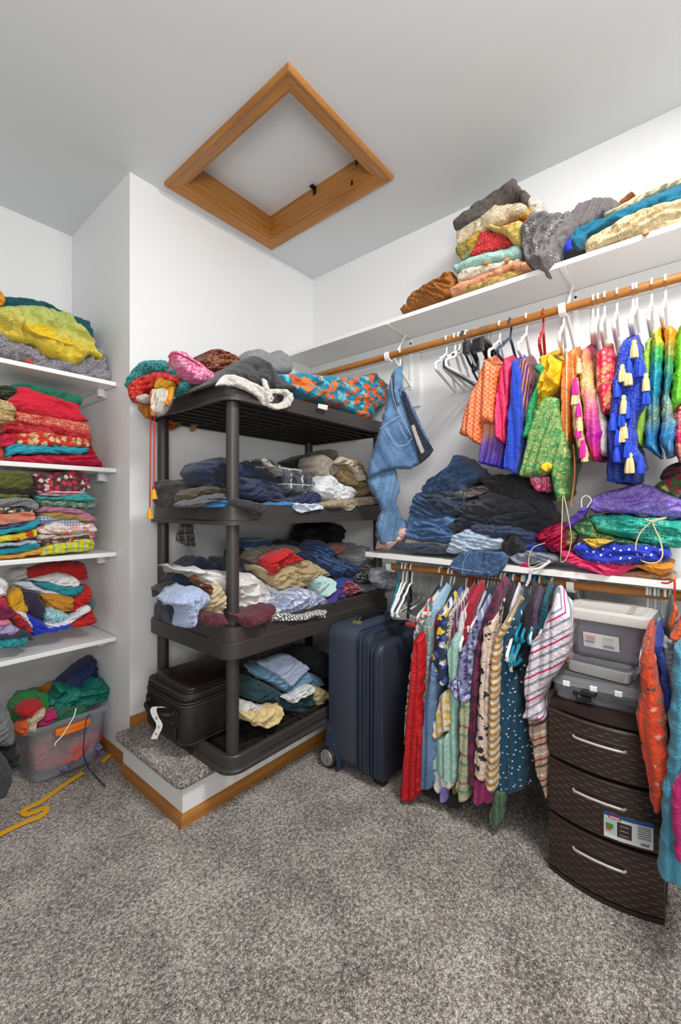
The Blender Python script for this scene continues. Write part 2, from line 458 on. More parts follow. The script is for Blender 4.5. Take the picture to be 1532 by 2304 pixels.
# ================================================================ the room
XB, YA, XJ, YN, ZC = 2.18, 2.083, .92, 2.841, 2.85
X0, Y0 = -1.35, -1.7
def struct(name, g, mat, label=None, parent=None, **k):
    o = g.build(name, mat, parent, **k)
    if not parent: o['kind'] = 'structure'
    if label: o['label'] = label; 
    return o
struct('floor', G().box((X0-.1, Y0-.1, -.05), (XB+.1, YN+.1, 0)), M_carpet, 'grey brown cut pile carpet covering the closet floor')
struct('wall_right', G().box((XB, Y0-.1, 0), (XB+.1, YA+.1, ZC)), M_wall, 'white painted wall behind the long shelves and rods')
struct('wall_back', G().box((XJ, YA, 0), (XB, YA+.1, ZC)), M_wall, 'white painted wall behind the black shelving rack')
struct('wall_jut', G().box((XJ, YA+.1, 0), (XJ+.1, YN, ZC)), M_wall, 'narrow grey-white wall face beside the left shelf niche')
struct('wall_niche', G().box((X0, YN, 0), (XJ+.1, YN+.1, ZC)), M_wall, 'white wall at the back of the left shelf niche')
struct('wall_left', G().box((X0-.1, Y0-.1, 0), (X0, YN+.1, ZC)), M_wall)
struct('wall_front', G().box((X0, Y0-.1, 0), (XB, Y0, ZC)), M_wall)
# hatch: corners of its trim on the ceiling
oc = [at(px, py, 'z', ZC) for px, py in ((372, 410), (650, 133), (883, 397), (610, 558))]
hx0 = (oc[0].x+oc[1].x)/2; hx1 = (oc[2].x+oc[3].x)/2; hy0 = (oc[1].y+oc[2].y)/2; hy1 = (oc[0].y+oc[3].y)/2
print('hatch', hx0, hx1, hy0, hy1)
TW = .066
a0, a1, b0, b1 = hx0+TW, hx1-TW, hy0+TW, hy1-TW
g = G()
for bx_ in ((X0-.1, Y0-.1, a0, YN+.1), (a1, Y0-.1, XB+.1, YN+.1), (a0, Y0-.1, a1, b0), (a0, b1, a1, YN+.1)):
    g.box((bx_[0], bx_[1], ZC), (bx_[2], bx_[3], ZC+.2))
struct('ceiling', g, M_ceil, 'pale grey painted ceiling around the attic hatch')
h = thing('attic_hatch', 'square attic access hatch framed in varnished oak in the ceiling', 'hatch', ((a0+a1)/2, (b0+b1)/2, ZC))
G().box((a0-.0, b0, ZC+.12), (a1, b1, ZC+.14)).build('hatch_panel', M_ceil, h)
def trimpiece(p, q, inward, mat, name='frame_board'):
    """mitred casing: profile swept between outer corners p,q; inward = unit vector to the opening"""
    p, q = Vector(p), Vector(q); d = (q-p).normalized(); inw = Vector(inward)
    prof = [(0, 0), (0, .016), (.006, .021), (.014, .021), (.018, .016), (.05, .011), (.058, .013), (TW, .009), (TW, -.005), (0, -.005)]
    R1 = [p+inw*w+d*w+Vector((0, 0, -hh)) for w, hh in prof]; R2 = [q+inw*w-d*w+Vector((0, 0, -hh)) for w, hh in prof]
    G().loft([R1, R2]).build(name, mat, h, angle=20)
z = ZC
c_ = [(hx0, hy0, z), (hx1, hy0, z), (hx1, hy1, z), (hx0, hy1, z)]
trimpiece(c_[0], c_[1], (0, 1, 0), M_oakx); trimpiece(c_[1], c_[2], (-1, 0, 0), M_oaky)
trimpiece(c_[2], c_[3], (0, -1, 0), M_oakx); trimpiece(c_[3], c_[0], (1, 0, 0), M_oaky)
t_ = .012
G().box((a0, b1-t_, ZC-.004), (a1, b1, ZC+.12)).build('lining_board', M_oakx, h)
G().box((a0, b0, ZC-.004), (a1, b0+t_, ZC+.12)).build('lining_board', M_oakx, h)
G().box((a0, b0+t_, ZC-.004), (a0+t_, b1-t_, ZC+.12)).build('lining_board', M_oaky, h)
G().box((a1-t_, b0+t_, ZC-.004), (a1, b1-t_, ZC+.12)).build('lining_board', M_oaky, h)
M_iron = plain('dark_iron', '2a2018', .4, .6)
lx = a1-t_; ly = at(708, 427, 'x', lx).y
G().rbox((lx-.004, ly-.012, ZC+.075), (lx, ly+.012, ZC+.118), .0015).rbox((lx-.03, ly-.012, ZC+.108), (lx-.003, ly+.012, ZC+.113), .0015).build('latch', M_iron, h)
for (yy, zz) in ((b0+.10, ZC+.10), (b0+.13, ZC+.015)):
    G().rbox((lx-.003, yy-.006, zz-.012), (lx, yy+.006, zz+.012), .001).build('hinge_leaf', M_iron, h)
# platform ----------------------------------------------------
PX, PY, PZ = .89, 1.555, .165
struct('wall_platform', G().box((PX, PY, 0), (XB, YA, PZ)).box((PX, YA, 0), (XJ, YA+.001, PZ)), M_wall, 'low white boxed step carrying the black rack')
g = G(); nx, ny = 120, 60
# carpeted top with a rolled nose, real relief
X_0, X_1, Y_0, Y_1, Rr = PX-.035, XB, PY-.035, YA, .022
vs = []; fs = []
prof = [(0.0, -.012)]+[(Rr-Rr*math.cos(a), Rr*math.sin(a)) for a in [PI*k/8-PI/2+.0 for k in range(0, 5)]]
ring = []
ir = [(.03, -Rr), (.012, -Rr*.98), (.002, -Rr*.6), (0, 0), (.003, Rr*.6), (.012, Rr*.95), (.03, Rr), (.045, Rr), (.06, Rr), (.08, Rr), (.1, Rr), (.13, Rr), (.16, Rr), (.2, Rr)]
def pl_ring(inset, zz, n=160):
    out = []; x0, y0 = X_0+inset, Y_0+inset; L1 = Y_1-y0; L2 = X_1-x0; rc = max(.005, .035-inset)
    path = [(x0, Y_1)]+[(x0, Y_1-(L1-rc)*k/70) for k in range(1, 71)]+[(x0+rc-rc*math.cos(PI/2*k/6), y0+rc-rc*math.sin(PI/2*k/6)) for k in range(1, 7)]+[(x0+rc+(L2-rc)*k/110, y0) for k in range(1, 111)]
    return [Vector((x, y, PZ+.016+zz)) for x, y in path]
rr_ = [pl_ring(i, zz) for i, zz in ir]
n = len(rr_[0]); V = []
for k, rg in enumerate(rr_):
    for p in rg:
        q = p.copy(); d = noise.noise(q*90)*.006+noise.noise(q*38)*.005
        q += Vector((-1, -1, 1)).normalized()*d
        q.x = min(q.x, XB); q.y = min(q.y, YA); V.append(q)
Fc = [(k*n+i, k*n+i+1, (k+1)*n+i+1, (k+1)*n+i) for k in range(len(rr_)-1) for i in range(n-1)]
b = len(V); V += [Vector((X_0+.2, YA, PZ+.016+Rr)), Vector((X_0+.2, Y_0+.2, PZ+.016+Rr)), Vector((XB, Y_0+.2, PZ+.016+Rr)), Vector((XB, YA, PZ+.016+Rr))]
Fc.append((b, b+1, b+2, b+3))
Fc.append(tuple(range(n-1, -1, -1)))
o = mk('floor_platform', V, [f[::-1] if i < len(Fc)-2 else f for i, f in enumerate(Fc)], M_carpet, smooth=True); o['kind'] = 'structure'; o['label'] = 'rolled edge of thick grey carpet on top of the low step'
# baseboards --------------------------------------------------
def baseboard(name, p, q, nrm, mat, h=.057, lab=None, m0=0, m1=0):
    p, q = Vector(p), Vector(q); nr = Vector(nrm); d = (q-p).normalized()
    pr = [(0, 0), (.013, 0), (.013, h*.62), (.010, h*.72), (.0105, h*.78), (.006, h*.94), (.003, h), (0, h)]
    G_ = G().loft([[p+nr*a+Vector((0, 0, z_))-d*a*m0 for a, z_ in pr], [q+nr*a+Vector((0, 0, z_))+d*a*m1 for a, z_ in pr]])
    o = G_.build(name, mat, None, angle=25); o['kind'] = 'structure'
    if lab: o['label'] = lab
baseboard('baseboard_platform_left', (PX, PY, 0), (PX, YA, 0), (-1, 0, 0), M_oaky, .05, m0=1, lab='oak baseboard on the side of the low step')
baseboard('baseboard_platform_front', (PX, PY, 0), (XB, PY, 0), (0, -1, 0), M_oakx, .05, m0=1, lab='oak baseboard along the front of the low step')
baseboard('baseboard_jut', (XJ, YA, 0), (XJ, YN, 0), (-1, 0, 0), M_oaky)
baseboard('baseboard_niche', (X0, YN, 0), (XJ, YN, 0), (0, -1, 0), M_oakx, .075)
baseboard('baseboard_back', (XJ, YA, PZ+.03), (XB, YA, PZ+.03), (0, -1, 0), M_oakx, .06)
baseboard('baseboard_right', (XB, Y0, 0), (XB, PY-.02, 0), (-1, 0, 0), M_oaky)
# ================================================================ fixed shelves in the left niche
NF = 2.221
SZ = [1.873, 1.445, 1.029, .609]
names = ['upper', 'second', 'third', 'lowest']
for i, zt in enumerate(SZ):
    t = thing('wall_shelf', '%s white painted shelf of the left niche' % ['topmost', 'second from the top', 'third from the top', 'lowest empty-ended'][i], 'shelf', (.2, NF, zt-.02), 'white shelves of the left niche')
    G().rbox((X0+.02, NF, zt-.021), (XJ-.003, YN-.002, zt), .003).build('board', M_shelf, t)
    G().rbox((XJ-.021, NF+.12, zt-.062), (XJ-.002, YN-.004, zt-.022), .002).build('cleat', M_trim, t)
    G().rbox((XJ-.05, NF+.10, zt-.06), (XJ-.021, NF+.128, zt-.022), .002).build('cleat_end', M_trim, t)
# ================================================================ right wall shelves, cleats, brackets, rods
UXF, UZ = 1.91, 2.25
t = thing('long_wall_shelf', 'long white upper shelf on the right wall under the folded saris', 'shelf', (2.0, .6, UZ-.02))
G().rbox((UXF, -1.2, UZ-.022), (XB-.001, YA-.001, UZ), .002).build('board', M_shelf, t)
G().rbox((XB-.02, -1.2, UZ-.115), (XB-.001, YA-.002, UZ-.023), .002).build('cleat', M_trim, t)
LXF = 1.80
LZ = lambda y: 1.003+.012*y
LY1 = 1.34
t2 = thing('low_wall_shelf', 'white middle shelf on the right wall under the piles of jeans', 'shelf', (1.99, .1, .98))
v = []
for y in (-1.2, LY1):
    for x, dz in ((LXF, 0), (XB-.001, 0), (XB-.001, -.024), (LXF, -.024)): v.append((x, y, LZ(y)+dz))
G().loft([[v[3], v[2], v[1], v[0]], [v[7], v[6], v[5], v[4]]]).build('board', M_shelf, t2)
G().rbox((XB-.02, -1.2, .86), (XB-.001, LY1, LZ(-1.2)-.026), .002).build('cleat', M_trim, t2)
URX, URZ = 1.93, 2.062
LRX, LRZ = 1.86, .948
def rod(name, lab, x, z, y0, y1, r=.017):
    G().tube([(x, y0+(y1-y0)*k/10, z) for k in range(11)], r, 16).build(name, M_rod, None, angle=40)
    tag(bpy.data.objects[name], lab, 'rod')
rod('closet_rod', 'upper varnished wooden closet rod beneath the high shelf', URX, URZ, -1.2, YA-.001)
G().tube([(LRX, -1.2+.24*k, LRZ) for k in range(11)]+[(LRX, 1.22, LRZ)], .0165, 16).build('lower_rod', M_rod, None, angle=40)
tag(bpy.data.objects['lower_rod'], 'lower wooden closet rod beneath the middle shelf', 'rod'); bpy.data.objects['lower_rod'].name = 'closet_rod'
def bracket(y, zs, zr, xr, lab, plate=True):
    t = thing('shelf_bracket', lab, 'bracket', (XB-.02, y, zs-.28), 'white rod and shelf brackets')
    if plate: G().rbox((XB-.019, y-.055, zs-.42), (XB-.001, y+.055, zs-.117), .002).build('backing_board', M_trim, t)
    g = G(); x0 = XB-.02
    g.rbox((x0-.004, y-.011, zs-.32), (x0, y+.011, zs-.03), .0015)
    g.rbox((xr-.03, y-.011, zs-.027), (x0, y+.011, zs-.0235), .001)
    g.tube([(x0-.004, y, zs-.30), (xr+.05, y, zr+.0), (xr+.028, y, zr)], .007, 8); g.rbox((xr+.024, y-.011, zr-.02), (xr+.05, y+.011, zs-.0235), .001) if zs-zr < .1 else g.tube([(xr+.045, y, zr), (x0-.06, y, zs-.024)], .006, 8)
    g.build('bracket_arm', M_whitep, t, angle=40)
    pts = [(xr+.03*math.cos(a), y, zr+.03*math.sin(a)-.0) for a in [math.radians(k) for k in range(150, 361, 15)]]
    hk = G()
    for dy in (-.012,): hk.loft([[Vector((p[0], y-.013, p[2])), Vector((p[0], y+.013, p[2])), Vector((xr+(p[0]-xr)*.7, y+.013, zr+(p[2]-zr)*.7)), Vector((xr+(p[0]-xr)*.7, y-.013, zr+(p[2]-zr)*.7))] for p in pts])
    hk.build('rod_hook', M_whitep, t, angle=40)
    M_ = plain('black_screw', '1c1c1c', .4)
    for zz in (zs-.055, zs-.30):
        G().tube([(x0-.006, y-.0, zz), (x0-.003, y, zz)], .006, 8).build('screw', M_, t)
bracket(1.28, UZ, URZ, URX, 'white metal bracket by the hanging jeans at the upper rod')
bracket(.43, UZ, URZ, URX, 'white metal bracket among the sari blouses at the upper rod')
bracket(.385, LZ(.4)-.0, LRZ, LRX, 'white metal bracket above the lidded boxes at the lower rod')
bracket(1.22, LZ(1.2)-.0, LRZ, LRX, 'white metal bracket at the far end of the lower rod')
# ================================================================ black shelving rack
RX0, RX1, RY0, RY1 = .985, 2.12, 1.385, 2.06
rk = thing('shelving_rack', 'black four-tier plastic shelving rack loaded with folded clothes', 'rack', ((RX0+RX1)/2, (RY0+RY1)/2, PZ+.038))
PZ0 = PZ+.038
posts = [(1.045, 1.445), (1.045, 2.005), (2.06, 1.445), (2.06, 2.005)]
tiers = [(PZ0+.0, PZ0+.065, 'low'), (.655, .778, 'deep'), (1.18, 1.262, 'mid'), (1.672, 1.742, 'mid')]
M_blk2 = plain('dark_plastic_deck', '2b2826', .5, bump=.2, scale=300)
for zi, (z0, z1, kind) in enumerate(tiers):
    sh = thing('rack_shelf', None, None, ((RX0+RX1)/2, (RY0+RY1)/2, z0)); 
    sh.parent = rk; sh.location = sh.location-rk.location
    def ringof(inset, z, r=.07): return [Vector((x, y, z)) for x, y in rrect(RX0+inset, RY0+inset, RX1-inset, RY1-inset, max(.02, r-inset), 8)]
    hh = z1-z0; zm = z0+hh*(.5 if kind == 'deep' else .18)
    rs = [ringof(.014, z0), ringof(0, z0), ringof(0, z0+.004), ringof(0, zm), ringof(.004, zm+.004), ringof(.012, zm+.006), ringof(.014, z1-.004), ringof(.018, z1), ringof(.034, z1), ringof(.040, z1-.016)]
    G().loft(rs, cap=False).build('rim', M_black, sh, angle=35)
    # deck with slot openings on the lowest tier, plain ribs below the others
    g = G()
    if kind == 'low':
        nxs, nys = 20, 10; ax0, ax1, ay0, ay1 = RX0+.04, RX1-.04, RY0+.04, RY1-.04
        for i in range(nxs+1):
            x = ax0+(ax1-ax0)*i/nxs; g.box((x-.006, ay0, z0+.006), (x+.006, ay1, z0+.048 if i % 4 == 0 else z0+.04))
        for j in range(nys+1):
            y = ay0+(ay1-ay0)*j/nys; g.box((ax0, y-.012, z0+.007), (ax1, y+.012, z0+.041))
        g.build('deck_grid', M_blk2, sh)
    else:
        g.prism(rrect(RX0+.03, RY0+.03, RX1-.03, RY1-.03, .05, 6), z1-.022, z1-.014)
        g.build('deck', M_blk2, sh)
        for j in range(9):
            y = RY0+.06+(RY1-RY0-.12)*j/8
            G().rbox((RX0+.015, y-.007, z0+.008), (RX1-.015, y+.007, z1-.02), .002, 1).build('rib', M_blk2, sh)
        if kind != 'deep':
            for j in range(3):
                x = RX0+.28*(j+1)
                G().box((x-.005, RY0+.016, z0+.012), (x+.005, RY1-.016, z1-.02)).build('cross_rib', M_blk2, sh)
    if kind in ('deep', 'low'):     # raised line mouldings on the front face
        for (xa, xb) in ((RX0+.16, RX0+.62), (RX0+.72, RX1-.1)):
            for zz, oy in (((z0+.030, 0), (z1-.022, .012)) if kind == 'deep' else ((z0+.048, .0),)):
                G().tube([(xa, RY0+oy+.0005, zz), (xb, RY0+oy+.0005, zz)], .0022, 6).build('moulding', M_black, sh)
for (x, y) in posts:
    zs = [PZ0+.03, .66, 1.185, 1.68]
    for k in range(3):
        G().tube([(x, y, zs[k]), (x, y, zs[k+1])], .026, 20).build('post', M_black, rk, angle=50)
# ================================================================ folded and crumpled clothes
C = cloth
HZ = (0, .006)
def niche(si, rows, cdef=2.27):
    zt = SZ[si]
    for r in rows:
        name, label, cat, mat, pts = r[:5]; k = dict(r[5]) if len(r) > 5 else {}
        c = k.pop('c', cdef)
        k.setdefault('T', .024); k.setdefault('D', .18); k.setdefault('fold', HZ); k.setdefault('zmin', zt+.001)
        C(name, label, cat, mat, pts, 'y', c, **k)
L = lambda n, g, a=0: (n, g, a)
niche(0, [
 ('lace_dress', 'grey crumpled lace garment lying on the topmost left shelf', 'clothing', fab('lace', '8d8a92', 'b4b0b6', s=.8), [(-20,745),(10,752),(60,775),(110,790),(170,800),(215,783),(235,790),(240,825),(248,858),(215,856),(150,842),(90,828),(0,808),(-20,806)], dict(T=.05, fold=(25, .016), fr=1.6, c=2.30)),
 ('folded_tunic', 'dark teal folded tunic with a gold button on the topmost left shelf', 'clothing', fab('plain', '0f5560'), [(0,668),(40,672),(75,675),(110,685),(170,712),(203,722),(203,735),(208,745),(210,768),(190,775),(100,740),(0,720)], dict(zmin=None, c=2.42, lay=L(.03, .006))),
 ('sheer_scarf', 'yellow and green sheer scarf heaped over the topmost left shelf', 'scarf', fab('grad', 'a9bd6a', 'c9cf6c', 'e8d048', 'f0cf2c'), [(-20,700),(0,692),(40,687),(95,690),(150,710),(180,738),(205,765),(217,785),(228,808),(218,804),(205,797),(190,806),(170,822),(150,815),(115,797),(80,774),(30,764),(-20,745)], dict(zmin=None, T=.05, D=.12, fold=(-28, .014), c=2.24)),
 ('folded_cloth', 'bright yellow folded cloth tucked inside the sheer scarf', 'cloth', fab('plain', 'f2cf1e'), [(55,730),(100,732),(130,745),(170,773),(150,772),(100,757),(62,744)], dict(zmin=None, T=.012, D=.04, c=2.175, lay=L(.012, .003, .4))),
 ('drawstring_pouch', 'orange drawstring pouch at the left end of the topmost left shelf', 'pouch', fab('plain', 'e59a22', rough=.6), [(-12,655),(0,652),(8,664),(13,678),(6,688),(-12,690)], dict(zmin=None, c=2.235, D=.05)),
 ('red_tassel', 'small red tassel end on the grey lace garment', 'tassel', fab('plain', 'd8452f'), [(55,812),(68,810),(76,815),(73,822),(58,818)], dict(zmin=None, T=.008, D=.02, c=2.232)),
])
RED = fab('plain', 'd5112f'); CRM = fab('plain', 'c8123c', rough=.6)
niche(1, [
 ('folded_sari', 'green folded sari lying topmost at the back of the red stack', 'sari', fab('plain', '1e7d62'), [(25,866),(50,862),(110,872),(183,892),(180,914),(120,905),(30,885)], dict(zmin=None, c=2.33)),
 ('folded_sari', 'black and green folded sari at the far left of the red stack', 'sari', fab('brocade', '1b2a22', '4a5a3a'), [(-20,866),(10,866),(32,872),(45,888),(20,902),(-20,892)], dict(zmin=None, c=2.30)),
 ('folded_sari', 'bright crimson folded sari on the top of the red stack', 'sari', fab('plain', 'e01638'), [(12,905),(30,888),(42,870),(62,872),(120,893),(178,912),(182,935),(203,946),(170,948),(90,935),(38,925)], dict(zmin=None, T=.035, fold=(-15, .007))),
 ('folded_sari', 'tan and gold printed folded sari leaning at the left of the red stack', 'sari', fab('brocade', 'b89a62', 'd8c8a0', s=.6), [(-20,895),(25,905),(38,922),(30,940),(34,952),(-20,955)], dict(zmin=None, c=2.26, lay=L(.02, .006))),
 ('folded_sari', 'peach and gold brocade sari folded beneath the crimson one', 'sari', fab('brocade', 'd9453f', 'e8a884', s=.5, rough=.5), [(30,925),(60,926),(130,940),(195,952),(203,968),(200,988),(150,975),(90,960),(36,948)], dict(zmin=None, lay=L(.02, .004, .2))),
 ('folded_sari', 'dark red crumpled silk sari in the middle of the red stack', 'sari', fab('brocade', 'b8122c', 'd4504a', s=.9, rough=.45), [(5,955),(20,943),(70,950),(120,958),(203,978),(203,996),(120,985),(30,976),(8,970)], dict(zmin=None, fold=(-10, .010))),
 ('folded_sari', 'red sari with a cream embroidered border in the red stack', 'sari', fab('floral', 'd8341f', 'e9cfa0', 'd9b070', 'e8d8b8', s=1.4), [(32,976),(100,972),(190,988),(202,1005),(150,1008),(45,1003),(36,990)], dict(zmin=None, c=2.26)),
 ('rolled_cloth', 'crimson rolled cloth end beside the embroidered border', 'cloth', CRM, [(0,985),(12,975),(34,974),(40,990),(30,1003),(5,1005)], dict(zmin=None, c=2.25, D=.1)),
 ('folded_sari', 'turquoise folded sari second from the bottom of the red stack', 'sari', fab('plain', '1fa3bb', rough=.5), [(12,1008),(25,997),(100,1003),(190,1007),(203,1014),(185,1023),(100,1022),(40,1022),(15,1028)], dict(zmin=None, c=2.255, lay=L(.014, .003))),
 ('folded_sari', 'scarlet sari edge bulging at the right side of the red stack', 'sari', fab('plain', 'cf1426', rough=.5), [(188,985),(203,992),(210,1012),(215,1026),(190,1026),(180,1005)], dict(zmin=None, c=2.29)),
 ('folded_sari', 'deep pink silk sari at the bottom of the red stack', 'sari', CRM, [(8,1036),(40,1025),(120,1022),(210,1022),(225,1040),(228,1052),(150,1052),(5,1048)], dict(fold=(0, .008), T=.035)),
 ('folded_cloth', 'orange-red cloth end at the left under the red stack', 'cloth', fab('plain', 'd9573c'), [(-20,1005),(5,1008),(14,1030),(10,1048),(-20,1046)], dict(c=2.3)),
])
sr = [
 ('floral', ('5a2a34', 'c83848', 'e0d0c0', '3a5a5a'), 1.6, [(75,1066),(130,1062),(190,1062),(203,1085),(203,1100),(185,1106),(95,1108),(80,1092)], 'dark floral embroidered folded kurta topmost in the right niche stack'),
 ('stripes', ('c04a72', 'e8c8c8'), 3, [(85,1104),(187,1104),(184,1115),(130,1118),(92,1114)], 'rose pink folded cloth with a white stitched border in the right niche stack'),
 ('plain', ('35a9a8',), 1, [(78,1116),(130,1118),(185,1105),(212,1120),(211,1129),(140,1128),(85,1124)], 'turquoise folded cloth under the rose pink border'),
 ('brocade', ('3f6b58', 'a8b89a'), .8, [(78,1124),(130,1127),(211,1130),(213,1146),(150,1142),(90,1140)], 'green figured folded cloth in the right niche stack'),
 ('plain', ('b87a98',), 1, [(78,1150),(95,1138),(130,1139),(180,1146),(213,1164),(213,1176),(195,1172),(140,1157),(90,1152)], 'mauve folded cloth in the middle of the right niche stack'),
 ('plain', ('b8933f',), 1, [(85,1156),(130,1151),(190,1166),(203,1174),(160,1174),(100,1165)], 'mustard folded cloth beneath the mauve one'),
 ('check', ('4a68a0', 'b8c4d8', 'dfe6ee'), 4, [(84,1163),(125,1158),(170,1170),(192,1180),(130,1184),(90,1180)], 'blue and white patterned folded cloth in the right niche stack'),
 ('floral', ('f0e2dc', 'e4808a', 'd8c0b8', 'f0b0a8'), 1.3, [(82,1186),(120,1174),(160,1182),(205,1177),(216,1190),(207,1200),(140,1203),(90,1202)], 'white and pink floral folded cloth in the right niche stack'),
 ('lace', ('c8b8ac', 'e8dccf'), 1, [(84,1203),(150,1203),(207,1197),(214,1204),(150,1214),(88,1216)], 'beige lace folded cloth in the right niche stack'),
 ('floral', ('4a3438', 'd84858', '7a5a58', 'c89a90'), 1.3, [(80,1217),(130,1210),(215,1202),(216,1212),(150,1222),(88,1228)], 'dark brown folded cloth with red flowers in the right niche stack'),
 ('stripes', ('dcd61e', 'a8c4c8', 'e8e440', '8aa8b0'), 2.2, [(92,1230),(150,1214),(206,1208),(211,1235),(150,1244),(92,1250)], 'yellow folded cloth with grey-blue bars at the bottom of the right niche stack'),
]
for i, (p, c, s, pts, lab) in enumerate(sr):
    niche(2, [('folded_cloth', lab, 'clothing', fab(p, *c, s=s, rot=PI/2 if i == 10 else 0), pts, dict(zmin=None if i < 9 else SZ[2]+.001, D=.25, T=.022, c=2.27+.003*(i % 3), group=None, lay=L(.02, .003)))])
sl = [
 ('plain', ('5c6420',), 1, [(-20,1062),(40,1060),(68,1064),(76,1092),(50,1103),(-20,1096)], 'olive green folded cloth topmost in the left niche stack'),
 ('plain', ('23240f',), 1, [(-20,1096),(40,1100),(72,1092),(82,1104),(74,1115),(-20,1110)], 'blackish green folded cloth under the olive one'),
 ('plain', ('8a9a2a',), 1, [(-20,1108),(30,1108),(60,1112),(66,1118),(-20,1119)], 'thin lime green folded cloth in the left niche stack'),
 ('lace', ('77797c', 'a0a2a4'), 1, [(-20,1122),(40,1120),(70,1122),(88,1134),(84,1148),(40,1140),(-20,1140)], 'grey textured folded cloth in the left niche stack'),
 ('floral', ('23404a', 'c83030', 'd8a838', 'e0d8b0'), 2, [(-20,1142),(40,1141),(74,1146),(68,1154),(20,1154),(-20,1156)], 'dark cloth with red and gold figures in the left niche stack'),
 ('plain', ('dc8a70',), 1, [(-20,1160),(30,1154),(70,1150),(82,1165),(72,1173),(30,1178),(-20,1184)], 'peach folded cloth in the left niche stack'),
 ('brocade', ('1f3860', '5878a0'), 2, [(-20,1184),(30,1179),(66,1174),(60,1182),(20,1190),(-20,1194)], 'navy printed folded cloth in the left niche stack'),
 ('plain', ('1d9fb4',), 1, [(-20,1196),(40,1185),(84,1166),(92,1178),(75,1190),(30,1198),(-20,1206)], 'turquoise folded cloth in the left niche stack'),
 ('floral', ('f0cc1e', 'c84818', 'e8dc40', 'd86820'), .8, [(-20,1210),(30,1203),(60,1195),(84,1190),(85,1206),(60,1214),(-20,1221)], 'yellow and orange folded cloth in the left niche stack'),
 ('brocade', ('c8dce8', '5890b8'), 1.2, [(-20,1222),(40,1219),(80,1216),(84,1222),(50,1227),(-20,1232)], 'pale blue and white printed folded cloth in the left niche stack'),
 ('plain', ('178b9c',), 1, [(-20,1236),(30,1232),(60,1224),(88,1224),(88,1234),(40,1246),(-20,1250)], 'teal folded cloth second from the bottom of the left niche stack'),
 ('plain', ('e8a030',), 1, [(-20,1250),(40,1246),(92,1231),(93,1244),(50,1254),(-20,1262)], 'orange folded cloth at the bottom of the left niche stack'),
]
for i, (p, c, s, pts, lab) in enumerate(sl):
    niche(2, [('folded_cloth', lab, 'clothing', fab(p, *c, s=s), pts, dict(zmin=None if i < 10 else SZ[2]+.001, D=.22, T=.022, c=2.255+.003*(i % 3), lay=L(.02, .003)))])
